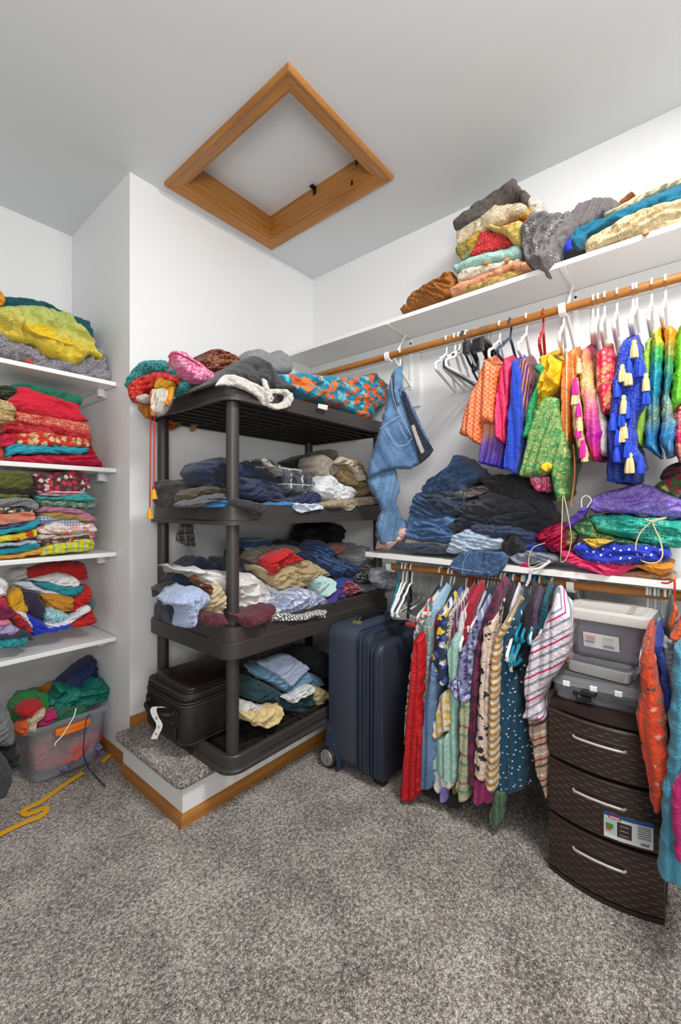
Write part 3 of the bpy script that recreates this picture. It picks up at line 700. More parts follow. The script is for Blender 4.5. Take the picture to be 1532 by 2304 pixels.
# lowest shelf: loose heap; planes step back with height
sp = [
 ('plain', ('c9151a',), [(60,1284),(120,1268),(185,1266),(195,1285),(196,1302),(170,1306),(130,1288),(62,1300)], 2.42, 'big red cloth on top of the loose heap on the lowest left shelf'),
 ('plain', ('cfcbc8',), [(18,1300),(30,1286),(60,1278),(64,1298),(40,1308),(20,1310)], 2.42, 'pale grey cloth at the upper left of the loose heap'),
 ('plain', ('efeeee',), [(60,1305),(130,1288),(165,1296),(180,1310),(172,1322),(140,1320),(110,1312)], 2.38, 'white cloth under the big red one in the loose heap'),
 ('plain', ('1c8f9c',), [(70,1310),(110,1312),(150,1320),(185,1318),(178,1335),(160,1345),(110,1330)], 2.37, 'teal cloth band across the loose heap'),
 ('plain', ('dfe6ee',), [(30,1310),(65,1308),(100,1325),(140,1335),(120,1340),(70,1335)], 2.375, 'white rumpled cloth between teal and yellow in the loose heap'),
 ('plain', ('c98a1c',), [(88,1338),(120,1335),(162,1344),(160,1372),(130,1378),(100,1362)], 2.35, 'amber silk cloth in the middle of the loose heap'),
 ('plain', ('d41c16',), [(160,1348),(185,1330),(196,1316),(206,1335),(195,1360),(170,1385),(155,1380)], 2.36, 'scarlet cloth curving down the right of the loose heap'),
 ('plain', ('3e7d80',), [(180,1368),(198,1340),(210,1352),(206,1368),(190,1378)], 2.37, 'dark teal scrap at the right side of the loose heap'),
 ('plain', ('d9a414',), [(18,1345),(35,1322),(50,1328),(60,1350),(62,1376),(35,1378),(16,1378)], 2.31, 'mustard yellow cloth standing in the loose heap'),
 ('plain', ('2b2440',), [(48,1328),(85,1335),(102,1370),(95,1392),(75,1390),(60,1362)], 2.30, 'dark violet cloth in the loose heap'),
 ('plain', ('f3f2f2',), [(-20,1300),(5,1300),(18,1315),(12,1340),(-20,1345)], 2.31, 'white frilled cloth at the left edge of the loose heap'),
 ('plain', ('d5184e',), [(-20,1348),(10,1345),(18,1356),(12,1372),(-20,1370)], 2.30, 'hot pink cloth at the left edge of the loose heap'),
 ('plain', ('7a1440',), [(-20,1372),(20,1364),(40,1380),(30,1396),(-20,1395)], 2.29, 'plum cloth under the hot pink one in the loose heap'),
 ('plain', ('c01824',), [(18,1385),(40,1378),(60,1395),(72,1418),(60,1422),(35,1405)], 2.275, 'red ruffled cloth in front of the mustard one'),
 ('plain', ('e8e8ee',), [(32,1372),(55,1378),(70,1400),(72,1416),(60,1402),(40,1385)], 2.28, 'white strip beside the red ruffled cloth'),
 ('plain', ('1c36c8',), [(60,1378),(80,1392),(100,1400),(110,1412),(160,1400),(150,1412),(110,1424),(74,1432),(66,1410)], 2.285, 'royal blue cloth at the bottom of the loose heap'),
 ('brocade', ('8fd0de', 'e8f2f4'), [(100,1368),(130,1370),(158,1384),(140,1398),(110,1402),(96,1390)], 2.31, 'pale aqua printed cloth in the loose heap'),
 ('plain', ('eef0f6',), [(98,1400),(130,1396),(160,1388),(190,1362),(206,1368),(175,1395),(128,1420),(105,1414)], 2.295, 'white cloth with pink edging along the foot of the loose heap'),
 ('plain', ('c81a1e',), [(148,1410),(180,1388),(204,1368),(214,1396),(200,1406),(165,1412)], 2.31, 'dark red cloth at the lower right of the loose heap'),
 ('plain', ('b8a4d4',), [(-20,1405),(20,1398),(42,1414),(28,1430),(-20,1425)], 2.26, 'lilac cloth at the lower left of the loose heap'),
 ('plain', ('f08aa0',), [(-20,1394),(15,1392),(26,1402),(10,1408),(-20,1406)], 2.27, 'light pink scrap at the lower left of the loose heap'),
 ('plain', ('2c3448',), [(-20,1425),(30,1428),(50,1412),(74,1428),(70,1440),(-20,1442)], 2.25, 'slate navy cloth at the front of the loose heap'),
 ('brocade', ('1a8590', '38b0b4'), [(-20,1440),(20,1436),(60,1432),(62,1442),(40,1456),(-20,1462)], 2.235, 'teal silk cloth spread at the front of the lowest left shelf'),
]
for p, c, pts, cc, lab in sp:
    niche(3, [('crumpled_cloth', lab, 'clothing', fab(p, *c), pts, dict(c=cc, T=.04, D=.10, fold=(-25+13*(len(lab) % 6), .011), fr=.9))])

# ================================================================ rack, top tier
T1 = tiers[3][1]; T2 = tiers[2][1]; T3 = tiers[1][1]; T4 = tiers[0][1]
GS = '4a4a4c'
def rack(rows, c0=1.46, z0=None):
    for r in rows:
        name, label, cat, mat, pts, c = r[:6]; k = dict(r[6]) if len(r) > 6 else {}
        k.setdefault('T', .025); k.setdefault('D', .12); k.setdefault('fold', (10, .009)); k.setdefault('zmin', z0)
        ax = k.pop('ax', 'y'); C(name, label, cat, mat, pts, ax, c, **k)
rack([
 ('folded_jacket', 'dark red and tan folded brocade jacket at the back of the rack top', 'clothing', fab('brocade', '6a1a22', 'b08a50', s=.5), [(452,812),(470,800),(474,786),(492,786),(515,793),(535,809),(530,835),(492,850),(460,845)], 1.62, dict(lay=L(.03, .008), D=.2)),
 ('neck_pillow', 'grey velvet neck pillow at the back of the rack top', 'pillow', fab('plain', '8c8e90', rough=.7), [(546,801),(558,788),(582,785),(601,797),(625,789),(644,801),(653,828),(648,842),(613,845),(560,845),(540,825)], 1.66, dict(T=.05, D=.08, fold=(0, .001))),
 ('makeup_pouch', 'pink marbled soft pouch on the rack top', 'pouch', fab('brocade', 'd8608e', 'f0b0cc', s=.3), [(386,793),(394,789),(413,795),(452,822),(476,842),(484,856),(468,864),(444,862),(417,845),(396,818)], 1.56, dict(T=.04, D=.05, fold=(-35, .004))),
 ('folded_trousers', 'charcoal folded trousers lying over the front of the rack top', 'clothing', fab('plain', '48484a'), [(464,868),(495,842),(525,822),(554,806),(578,801),(593,817),(617,842),(652,872),(656,884),(620,880),(593,882),(554,868),(515,862)], 1.47, dict(T=.05, D=.2, fold=(-30, .008))),
 ('folded_comforter', 'turquoise comforter with orange floral print folded on the rack top', 'blanket', fab('floral', '1489a6', 'e8571e', 'ee7a2c', '7accd6', s=1.0, cov=.05), [(621,842),(656,840),(730,845),(800,850),(838,840),(860,855),(871,880),(868,905),(840,922),(834,940),(818,944),(800,934),(770,915),(735,905),(690,897),(656,880),(640,862)], 1.45, dict(T=.05, D=.3, fold=(-8, .010), lay=L(.045, .014, .17), dens=2)),
 ('knit_tag', 'small black label on the cream lace-knit cloth', 'tag', fab('plain', '2a2a2c'), [(609,884),(624,886),(621,902),(607,898)], 1.352, dict(T=.003, D=.003, fold=(0, .0), sharp=True)),
 ('lace_blouse', 'teal lace blouse rolled at the left end of the rack top', 'clothing', fab('lace', '0f7a80', '5fb0b0', s=.9), [(284,870),(300,838),(310,828),(331,815),(374,811),(409,828),(430,850),(437,862),(417,885),(392,893),(394,862),(370,840),(335,842),(310,858),(290,874)], 1.90, dict(ax='v', T=.05, D=.14, fold=(20, .009))),
 ('silk_blouse', 'glossy red silk bunch spilling off the left end of the rack top', 'clothing', fab('brocade', 'c01a1e', 'e85a3a', s=.4, rough=.35), [(288,873),(305,856),(323,848),(366,838),(394,848),(396,862),(355,870),(330,885),(311,908),(296,903),(288,888)], 1.83, dict(ax='v', T=.04, D=.10, fold=(35, .010))),
 ('yellow_bow', 'small yellow satin bow among the red silk on the rack', 'cloth', fab('plain', 'e2a818', rough=.5), [(350,858),(362,850),(374,853),(392,862),(392,870),(372,876),(350,874)], 1.78, dict(ax='v', T=.02, D=.03, fold=(40, .006))),
 ('white_blouse', 'cream blouse with orange edging hanging off the rack corner', 'clothing', fab('plain', 'd9d2c2'), [(345,879),(370,874),(385,878),(376,908),(360,930),(348,932),(344,905)], 1.76, dict(ax='v', T=.016, D=.05, fold=(80, .008))),
 ('orange_edging', 'orange and yellow striped sash hanging beside the cream blouse', 'sash', fab('stripes', 'e8641c', 'f0b020', s=1, rot=PI/2), [(337,882),(346,880),(349,932),(338,934)], 1.75, dict(ax='v', T=.006, D=.02, fold=(90, .002))),
 ('orange_edging', 'orange and yellow striped sash on the right of the cream blouse', 'sash', fab('stripes', 'e8801c', 'f0b020', s=1, rot=PI/2), [(376,872),(392,870),(388,890),(378,912),(372,908)], 1.75, dict(ax='v', T=.006, D=.02, fold=(90, .002))),
 ('brown_scarf', 'amber brown scarf end hanging below the red silk on the rack', 'scarf', fab('plain', 'b0701c', rough=.6), [(313,905),(325,895),(338,908),(338,940),(326,942),(314,924)], 1.84, dict(ax='v', T=.02, D=.05, fold=(80, .006))),
 ('white_scrap', 'small white knotted cloth beneath the red silk on the rack', 'cloth', fab('plain', 'd0cdc4'), [(308,893),(325,886),(337,890),(334,904),(318,908),(308,903)], 1.78, dict(ax='v', T=.015, D=.03, fold=(20, .005))),
 ('fallen_sash', 'red and green sash end poking down behind the rack top', 'sash', fab('floral', 'c83018', '4a7030', '6a6a28', 'd87020'), [(376,942),(392,938),(412,944),(404,958),(384,968)], 2.05, dict(zmin=None, T=.01, D=.015)),
 ('fallen_sash', 'tan cloth end poking down behind the rack top', 'sash', fab('plain', 'b08050'), [(428,948),(442,950),(438,968),(430,966)], 2.05, dict(zmin=None, T=.01, D=.015)),
 ('care_label', 'white care label lying on the comforter edge', 'tag', fab('plain', 'e8e4da'), [(716,908),(738,912),(736,924),(715,918)], 1.372, dict(T=.002, D=.002, fold=(0, 0), sharp=True)),
])
def cord(name, lab, cat, mat, pts, r=.003, n=8):
    o = G().tube(spline(pts, n), r, 7).build(name, mat, None, angle=60); tag(o, lab, cat); return o
M_redc = plain('red_cord', 'c02818', .8); M_gold = plain('gold_thread', 'd99a1e', .7); M_ccord = plain('cream_cord', 'd8c8a0', .8)
def drop(name, lab, px, y0, y1, d, mat=M_redc):
    t = thing(name, lab, 'cord', at(px, y0, 'v', d))
    G().tube([at(px, y0, 'v', d), at(px-1, (y0+y1)/2, 'v', d), at(px-2, y1, 'v', d)], .0025, 6).build('cord', mat, t)
    p = at(px-2, y1, 'v', d); G().tube([p+Vector((0, 0, .008)), p, p-Vector((0, 0, .02)), p-Vector((0, 0, .035))], [.003, .008, .013, .016], 8).build('tassel', M_gold, t)
drop('tasselled_cord', 'left red cord with a gold tassel hanging beside the rack', 339, 925, 1148, 1.80)
drop('tasselled_cord', 'right shorter red cord with a gold tassel beside the rack', 348, 925, 1104, 1.79)
cord('pouch_cord', 'dark red drawstring of the pink pouch', 'cord', plain('darkred', '9a1828', .7), [at(376, 850, 'y', 1.5), at(380, 820, 'y', 1.5), at(388, 796, 'y', 1.5), at(410, 800, 'y', 1.51), at(450, 822, 'y', 1.52)], .003)
ks = thing('knit_scarf', 'cream lace-knit scarf looped over the front rim of the rack top', 'scarf', at(600, 900, 'y', 1.37))
KM = fab('lace', 'c4bdb4', 'efebe4', s=1.5)
for nm, pts, yy in (('band', [(484,868),(494,852),(505,843),(524,843),(548,850),(585,868),(602,882),(612,904),(600,914),(586,896),(560,880),(531,869),(505,866)], 1.374), ('loop', [(602,874),(640,876),(656,886),(658,898),(650,915),(628,923),(606,918),(598,906),(624,908),(640,902),(643,891),(634,886),(602,886)], 1.368), ('strap', [(590,850),(600,857),(606,875),(613,902),(602,908),(596,880)], 1.362)):
    C(nm, None, None, KM, pts, 'y', yy, T=.009, D=.012, fold=(-30, .003), parent=ks, dens=.6)
# ---- second tier
NV = fab('plain', '232f48'); NV2 = fab('plain', '2c3856'); CH = fab('plain', '303032'); BK = fab('plain', '18181a')
rack([
 ('crumpled_clothes', 'black shirt at the back of the second rack tier', 'clothing', BK, [(640,1040),(680,1026),(711,1020),(723,1024),(715,1068),(690,1080),(650,1070)], 1.80, dict(T=.06)),
 ('crumpled_clothes', 'dark olive grey clothes heaped at the left of the second rack tier', 'clothing', fab('plain', '35322e'), [(374,1082),(405,1078),(448,1083),(468,1103),(450,1126),(420,1134),(374,1140)], 1.72, dict(T=.06, fold=(20, .012))),
 ('folded_sweater', 'dark navy knit folded at the left of the second rack tier', 'clothing', NV, [(433,1062),(445,1042),(470,1034),(495,1030),(520,1036),(530,1085),(510,1105),(468,1098),(445,1083)], 1.58, dict(T=.06, fold=(-20, .012), lay=L(.035, .010, .3))),
 ('folded_trousers', 'olive brown folded trousers under the navy knit', 'clothing', fab('plain', '4a3e2e'), [(420,1110),(440,1100),(470,1095),(512,1100),(512,1124),(460,1128),(425,1134)], 1.54, dict(lay=L(.02, .006))),
 ('folded_shirt', 'charcoal and cream folded shirt low at the left of the second tier', 'clothing', fab('plain', '55565a'), [(420,1136),(445,1122),(468,1114),(512,1110),(512,1124),(460,1140),(424,1144)], 1.47, dict(lay=L(.016, .005, .3))),
 ('folded_shirt', 'bright blue shirt scrap beside the front post of the second tier', 'clothing', fab('plain', '1c6aa8'), [(462,1140),(480,1130),(512,1126),(512,1146),(464,1148)], 1.44, {}),
 ('folded_trousers', 'upper navy trousers folded right of the front post on the second tier', 'clothing', NV2, [(530,1042),(562,1044),(593,1056),(631,1070),(633,1095),(593,1084),(530,1080)], 1.60, dict(T=.05, lay=L(.04, .008, .3))),
 ('folded_trousers', 'lower navy trousers folded right of the front post on the second tier', 'clothing', fab('plain', '27324e'), [(530,1076),(593,1079),(633,1095),(642,1112),(628,1132),(586,1126),(530,1118)], 1.54, dict(T=.05, lay=L(.03, .008, .2), D=.2)),
 ('plaid_shirt', 'black and grey plaid shirt crumpled on the second rack tier', 'clothing', fab('plaid', '26262a', '5a5c62', 'b8bcc4', s=.7), [(562,1038),(580,1030),(600,1030),(633,1048),(672,1056),(695,1075),(711,1106),(672,1116),(640,1106),(622,1075),(595,1056)], 1.50, dict(T=.045, fold=(-40, .010))),
 ('folded_shirt', 'cream collar piece lying on the plaid shirt', 'clothing', fab('plain', '9a9488'), [(590,1034),(600,1032),(618,1050),(630,1068),(624,1070),(604,1052)], 1.445, dict(T=.012, D=.02, zmin=None)),
 ('dark_shirt', 'dark grey garment hanging over the rim of the second tier', 'clothing', CH, [(530,1122),(554,1126),(593,1134),(598,1142),(590,1152),(580,1156),(545,1140),(530,1138)], 1.37, dict(T=.012, D=.06, zmin=None, fold=(70, .004))),
 ('folded_shirt', 'sky blue shirt low in the middle of the second tier', 'clothing', fab('plain', '2a7ab8'), [(600,1140),(620,1132),(640,1129),(666,1132),(670,1150),(604,1150)], 1.43, dict(fold=(0, .008))),
 ('folded_shirt', 'deep navy shirt low in the middle of the second tier', 'clothing', fab('plain', '1c2450'), [(622,1128),(650,1122),(680,1116),(709,1106),(725,1118),(705,1138),(672,1134)], 1.46, {}),
 ('folded_shirt', 'pale blue white shirt hanging on the rim of the second tier', 'clothing', fab('plain', 'd4dcec'), [(666,1132),(695,1134),(727,1138),(728,1145),(700,1150),(684,1153),(668,1147)], 1.375, dict(T=.012, D=.06, zmin=None)),
 ('beige_shirt', 'stone beige shirt standing at the back right of the second tier', 'clothing', fab('plain', 'a49a8a'), [(704,1030),(715,1024),(729,1024),(744,1044),(744,1068),(718,1084),(706,1060)], 1.60, dict(T=.05, fold=(70, .010))),
 ('brown_shirt', 'brown collar shirt at the back right of the second tier', 'clothing', fab('plain', '6e5e4c'), [(727,1014),(738,1012),(755,1026),(768,1038),(758,1056),(742,1050),(734,1036)], 1.63, dict(T=.04, fold=(60, .010))),
 ('khaki_trousers', 'tan khaki trousers with a cream waistband on the second tier', 'clothing', fab('plain', '9a845e'), [(748,1050),(758,1034),(780,1030),(805,1042),(826,1075),(842,1103),(842,1124),(800,1118),(799,1100),(768,1085)], 1.55, dict(T=.05, fold=(-50, .012))),
 ('cream_waistband', 'cream curled waistband on the tan khaki trousers', 'clothing', fab('plain', 'ccc2ac'), [(752,1042),(764,1028),(790,1034),(814,1054),(822,1076),(812,1082),(804,1064),(786,1046),(766,1042)], 1.48, dict(T=.015, D=.03, zmin=None)),
 ('white_shirt', 'white crumpled shirt at the right of the second tier', 'clothing', fab('plain', 'e4e6ea'), [(704,1094),(722,1080),(742,1067),(762,1087),(797,1099),(798,1110),(790,1126),(742,1132),(711,1118)], 1.47, dict(T=.04, fold=(-20, .012))),
 ('beige_trousers', 'beige trousers spread over the right front of the second tier', 'clothing', fab('plain', 'a2947c'), [(722,1134),(750,1127),(789,1124),(842,1118),(844,1134),(800,1140),(788,1152),(760,1142),(730,1142)], 1.40, dict(T=.02, D=.15, zmin=None, fold=(-30, .008))),
 ('plaid_sleeve', 'dark plaid sleeve hanging down beneath the second tier', 'clothing', fab('plaid', '2a2826', '4a4844', '8a8880', s=1.6), [(416,1168),(434,1168),(437,1200),(440,1228),(430,1229),(400,1218),(408,1190)], 1.78, dict(zmin=None, T=.014, D=.03, fold=(90, .008))),
], z0=T2-.012)
# ---- third tier
rack([
 ('backpack', 'black soft backpack at the back of the third tier', 'bag', fab('plain', '131314', rough=.6), [(668,1215),(680,1182),(705,1175),(750,1177),(780,1195),(790,1225),(770,1260),(680,1260)], 1.88, dict(T=.08, D=.1)),
 ('crumpled_shirt', 'deep navy shirt at the back left of the third tier', 'clothing', fab('plain', '1c2a44'), [(388,1312),(409,1276),(430,1258),(448,1251),(475,1262),(503,1274),(531,1286),(507,1300),(440,1300),(420,1330),(396,1334)], 1.72, dict(T=.07, fold=(30, .014))),
 ('crumpled_shirt', 'black knit scrap at the far left of the third tier', 'clothing', fab('plain', '222326'), [(368,1332),(385,1318),(408,1312),(416,1328),(395,1350),(376,1352)], 1.66, dict(fold=(10, .012))),
 ('folded_sweater', 'slate navy sweater folded behind the front post of the third tier', 'clothing', fab('plain', '2e3646'), [(499,1256),(525,1254),(560,1264),(586,1288),(554,1300),(503,1290)], 1.64, dict(T=.05)),
 ('striped_towel', 'blue striped towel at the back of the third tier', 'clothing', fab('stripes', '2a4a72', '8aa4c0', s=.8), [(548,1258),(550,1231),(566,1213),(590,1212),(608,1220),(613,1230),(575,1250),(556,1262)], 1.74, dict(T=.05, fold=(20, .01))),
 ('dark_bundle', 'black bundle beside the blue striped towel', 'clothing', BK, [(533,1244),(545,1232),(553,1236),(552,1262),(538,1268)], 1.74, {}),
 ('purple_shirt', 'dark purple shirt at the back middle of the third tier', 'clothing', fab('plain', '33284a'), [(630,1226),(650,1216),(672,1220),(688,1236),(668,1246),(640,1240)], 1.80, dict(T=.05)),
 ('stone_trousers', 'stone coloured cargo trousers folded on the third tier', 'clothing', fab('plain', 'a69c84'), [(554,1256),(575,1238),(605,1230),(656,1227),(670,1240),(640,1255),(601,1262),(572,1276)], 1.66, dict(T=.05, lay=L(.03, .009, -.4))),
 ('striped_shirt', 'blue and navy striped shirt heaped on the third tier', 'clothing', fab('stripes', '3a5f92', '1f3358', s=2.2, rot=.5), [(662,1242),(687,1241),(706,1222),(715,1214),(731,1227),(750,1254),(785,1268),(803,1284),(790,1300),(762,1304),(723,1286),(690,1262)], 1.62, dict(T=.06, fold=(-35, .016))),
 ('patterned_shirt', 'coral and black-white striped top at the back right of the third tier', 'clothing', fab('stripes', 'c9c9cc', '2c2c30', s=2.4, rot=1.0), [(738,1234),(750,1224),(785,1222),(809,1223),(846,1232),(813,1260),(785,1258),(750,1250)], 1.72, dict(T=.05)),
 ('coral_shirt', 'coral shirt scrap at the back right of the third tier', 'clothing', fab('plain', 'd0806c'), [(738,1232),(752,1224),(770,1226),(768,1240),(750,1246)], 1.68, dict(T=.02, D=.05)),
 ('grey_tee', 'pale grey tee at the right end of the third tier', 'clothing', fab('plain', 'b4b6bc'), [(785,1254),(800,1238),(812,1230),(846,1234),(850,1256),(825,1272),(800,1284)], 1.60, dict(T=.05, fold=(20, .012))),
 ('lace_shirt', 'black and white lace top at the right end of the third tier', 'clothing', fab('lace', '2a2a2a', 'c8c4b8', s=.7), [(800,1286),(820,1272),(844,1258),(862,1264),(850,1300),(805,1312)], 1.54, dict(T=.04, fold=(30, .012))),
 ('big_white_shirt', 'large white crumpled shirt at the front of the third tier', 'clothing', fab('plain', 'e2e0de'), [(409,1283),(437,1279),(470,1284),(499,1285),(535,1290),(560,1290),(586,1305),(610,1318),(622,1326),(616,1348),(600,1362),(578,1382),(540,1380),(500,1384),(464,1378),(476,1332),(448,1298)], 1.55, dict(T=.06, D=.25, fold=(-25, .014), dens=1.8)),
 ('tan_garment', 'cream tan garment left of the front post on the third tier', 'clothing', fab('plain', 'c9b694'), [(466,1312),(485,1316),(504,1332),(504,1382),(485,1386),(462,1380)], 1.45, dict(T=.02, D=.05)),
 ('leather_belt', 'brown leather belt coiled in the white shirt', 'belt', plain('brown_leather', '5c3418', .35), [(430,1302),(440,1296),(452,1308),(476,1316),(480,1326),(468,1342),(458,1326),(440,1318)], 1.435, dict(T=.018, D=.03, fold=(-30, .01), zmin=None)),
 ('blue_shirt', 'pale blue shirt spilling over the left front of the third tier', 'clothing', fab('plain', 'a8b8d8'), [(382,1354),(395,1342),(405,1333),(430,1323),(450,1322),(468,1337),(462,1362),(436,1380),(429,1408),(418,1413),(405,1411),(400,1370)], 1.39, dict(T=.04, D=.12, zmin=None, fold=(60, .014))),
 ('sheer_shirt', 'navy sheer cloth at the left corner of the third tier', 'clothing', fab('plain', '22283a'), [(376,1370),(390,1362),(402,1368),(403,1408),(390,1404),(378,1393)], 1.44, dict(T=.02, zmin=None, D=.1)),
 ('maroon_shirt', 'maroon shirt left of the front post of the third tier', 'clothing', fab('plain', '5a1c2e'), [(435,1392),(450,1382),(480,1380),(506,1382),(507,1403),(480,1411),(455,1400)], 1.39, dict(T=.03, D=.12, zmin=None, fold=(60, .01))),
 ('maroon_shirt', 'maroon shirt right of the front post of the third tier', 'clothing', fab('plain', '5e1e30'), [(528,1385),(560,1382),(578,1380),(600,1366),(615,1360),(616,1376),(600,1395),(580,1404),(556,1412),(538,1396)], 1.385, dict(T=.03, D=.12, zmin=None, fold=(60, .01))),
 ('red_cloth', 'bright red shirt on top of the tan one on the third tier', 'clothing', fab('plain', 'c8151a'), [(597,1260),(612,1248),(630,1240),(648,1237),(664,1248),(678,1260),(650,1272),(630,1282),(613,1295),(601,1286)], 1.47, dict(T=.03, D=.07, zmin=None, fold=(30, .012))),
 ('tan_shirt', 'tan cotton shirt with buttons across the third tier', 'clothing', fab('plain', 'b5a078'), [(578,1272),(597,1276),(615,1290),(634,1274),(665,1262),(695,1262),(723,1280),(744,1296),(715,1304),(705,1318),(670,1326),(640,1330),(618,1322),(592,1298)], 1.50, dict(T=.05, D=.18, fold=(-10, .013), dens=1.5)),
 ('mint_cloth', 'pale mint cloth at the front of the third tier', 'clothing', fab('plain', 'bfe0dc'), [(705,1303),(720,1295),(735,1297),(750,1306),(746,1325),(733,1344),(712,1334)], 1.45, dict(T=.03, D=.07, zmin=None, fold=(50, .010))),
 ('printed_shorts', 'pale blue and white printed shorts at the front of the third tier', 'clothing', fab('brocade', '8f9cbc', 'dfe4f0', s=.25), [(609,1386),(625,1362),(644,1338),(668,1326),(695,1325),(716,1336),(731,1348),(733,1386),(700,1390),(672,1392),(640,1396)], 1.43, dict(T=.05, D=.2, fold=(20, .012), dens=1.4)),
 ('striped_cuff', 'white and grey striped cloth along the front rim of the third tier', 'clothing', fab('stripes', 'e4e4e0', '55565c', s=3, rot=PI/2), [(613,1398),(625,1382),(650,1380),(668,1384),(700,1376),(732,1372),(733,1390),(700,1393),(664,1396)], 1.388, dict(T=.015, D=.04, zmin=None)),
 ('blue_scrap', 'royal blue cloth strip at the right of the third tier', 'clothing', fab('plain', '2040a0'), [(748,1322),(770,1312),(795,1302),(794,1314),(775,1322),(758,1324)], 1.49, dict(T=.02)),
 ('purple_cloth', 'violet crumpled cloth at the right front of the third tier', 'clothing', fab('plain', '4a2f86'), [(727,1354),(745,1336),(762,1325),(774,1340),(780,1354),(764,1372),(745,1380),(734,1378)], 1.44, dict(T=.035, fold=(60, .012))),
 ('red_patterned_cloth', 'red and grey patterned cloth beside the violet one', 'clothing', fab('brocade', '8a1c2c', 'c8a8a8', s=.6), [(762,1336),(775,1322),(790,1309),(798,1322),(786,1348)], 1.46, dict(T=.03)),
 ('grey_bra', 'grey padded bra at the right end of the third tier', 'clothing', fab('plain', '77757c'), [(793,1328),(810,1318),(828,1317),(850,1320),(870,1330),(872,1348),(846,1364),(815,1346)], 1.46, dict(T=.035)),
 ('white_bra', 'white bra with dark straps hanging at the right end of the third tier', 'clothing', fab('brocade', 'd8dce4', '4a5a70', s=.1), [(846,1284),(862,1276),(884,1278),(888,1300),(882,1326),(858,1326),(846,1308)], 1.40, dict(T=.035, zmin=None, D=.06)),
], z0=T3-.012)
# ---- lowest tier
rack([
 ('dark_sweater', 'dark slate sweater slumped at the right of the lowest tier', 'clothing', fab('plain', '2b2e36'), [(653,1475),(675,1462),(696,1456),(735,1469),(756,1491),(758,1552),(740,1560),(715,1540),(690,1505)], 1.72, dict(T=.07, D=.1, fold=(-40, .016))),
 ('folded_sheet', 'sky blue sheet folded on the lowest tier', 'linen', fab('plain', '7aa6c4'), [(568,1508),(590,1497),(620,1491),(670,1506),(717,1522),(717,1538),(690,1552),(655,1570),(610,1540),(571,1520)], 1.58, dict(T=.03, D=.12, zmin=None, lay=L(.02, .004, .3))),
 ('folded_sheet', 'pale lavender blue pillowcase on top of the sky blue sheet', 'linen', fab('plain', 'b2c2e0'), [(584,1494),(615,1482),(648,1471),(672,1486),(696,1503),(675,1524),(655,1545),(618,1516)], 1.53, dict(T=.012, D=.05, zmin=None, fold=(0, .002))),
 ('folded_polo', 'dark teal polo shirts folded under the blue sheets', 'clothing', fab('plain', '123d44'), [(552,1542),(560,1532),(575,1527),(610,1545),(648,1569),(680,1556),(699,1551),(708,1570),(716,1588),(696,1606),(670,1604),(639,1597),(598,1586),(560,1572)], 1.53, dict(T=.05, D=.15, zmin=None, fold=(-20, .010), lay=L(.04, .006, .3), dens=1.3)),
 ('white_shirt', 'white collared shirt edge between the teal polo shirts', 'clothing', fab('plain', 'e4e6ea'), [(636,1570),(660,1566),(685,1548),(700,1541),(709,1551),(690,1566),(662,1584)], 1.475, dict(T=.01, D=.04, zmin=None)),
 ('yellow_shirt', 'pale yellow shirt at the right of the lowest tier', 'clothing', fab('plain', 'dcc694'), [(700,1543),(720,1546),(745,1560),(744,1576),(712,1588)], 1.50, dict(T=.03, D=.12, zmin=None)),
 ('cream_shirt', 'cream yellow shirt with a dark badge at the front of the lowest tier', 'clothing', fab('plain', 'e4cc92'), [(546,1606),(560,1602),(585,1600),(610,1592),(632,1588),(638,1608),(622,1626),(598,1641),(575,1630),(552,1620)], 1.44, dict(T=.03, D=.06, zmin=None, fold=(60, .012))),
 ('white_collar', 'white shirt collar lying above the cream yellow shirt', 'clothing', fab('plain', 'dcd8d2'), [(541,1602),(550,1586),(562,1580),(590,1590),(610,1592),(590,1602),(560,1606)], 1.47, dict(T=.02, D=.06, zmin=None)),
], z0=PZ0+.045)
# ================================================================ upper right shelf
UCX = 1.95
def up(name, label, mat, pts, cat='sari', **k):
    c = k.pop('c', UCX); k.setdefault('T', .03); k.setdefault('D', .16); k.setdefault('fold', (20, .006)); k.setdefault('zmin', UZ+.001)
    C(name, label, cat, mat, pts, 'x', c, **k)
up('folded_sari', 'brown silk garment lying at the far end of the upper shelf', fab('plain', 'a86a2c', rough=.5), [(903,704),(915,680),(931,661),(965,640),(1000,626),(1020,616),(1030,640),(1015,668),(970,690)], c=1.98, T=.06, fold=(-25, .014))
up('folded_dress', 'dark taupe dotted fabric bundle on the very top of the shelf stack', fab('sequins', '5c5450', '2c2624', s=.4), [(1025,503),(1067,461),(1110,432),(1150,412),(1163,410),(1174,434),(1140,452),(1090,488),(1027,518)], zmin=None, c=1.93)
up('folded_dress', 'taupe cloth end beside the dotted bundle', fab('plain', '5e5650'), [(1172,436),(1184,434),(1191,446),(1184,458),(1172,454)], zmin=None, c=1.96, D=.08)
up('folded_sari', 'cream embroidered folded sari second in the shelf stack', fab('brocade', 'd8cbb0', 'b8a078', s=.6), [(1027,520),(1070,492),(1118,467),(1160,458),(1180,458),(1188,468),(1178,480),(1130,500),(1090,520),(1050,546),(1030,556)], zmin=None, lay=(.03, .006, -.4))
up('folded_satin', 'white satin cloth end sticking out of the shelf stack', fab('plain', 'e4ddd0', rough=.4), [(1184,456),(1205,450),(1225,454),(1221,482),(1204,494),(1190,482)], zmin=None, c=2.0)
up('folded_sari', 'mustard yellow sari edge in the shelf stack', fab('plain', 'd0a030', rough=.5), [(1165,470),(1185,466),(1200,480),(1195,500),(1165,490)], zmin=None, c=1.97)
up('folded_sari', 'gold and green folded sari at the left of the shelf stack', fab('brocade', 'b8942c', '5c8a70', s=.3), [(1027,560),(1048,548),(1075,524),(1086,520),(1066,567),(1044,590),(1028,574)], zmin=None, T=.03)
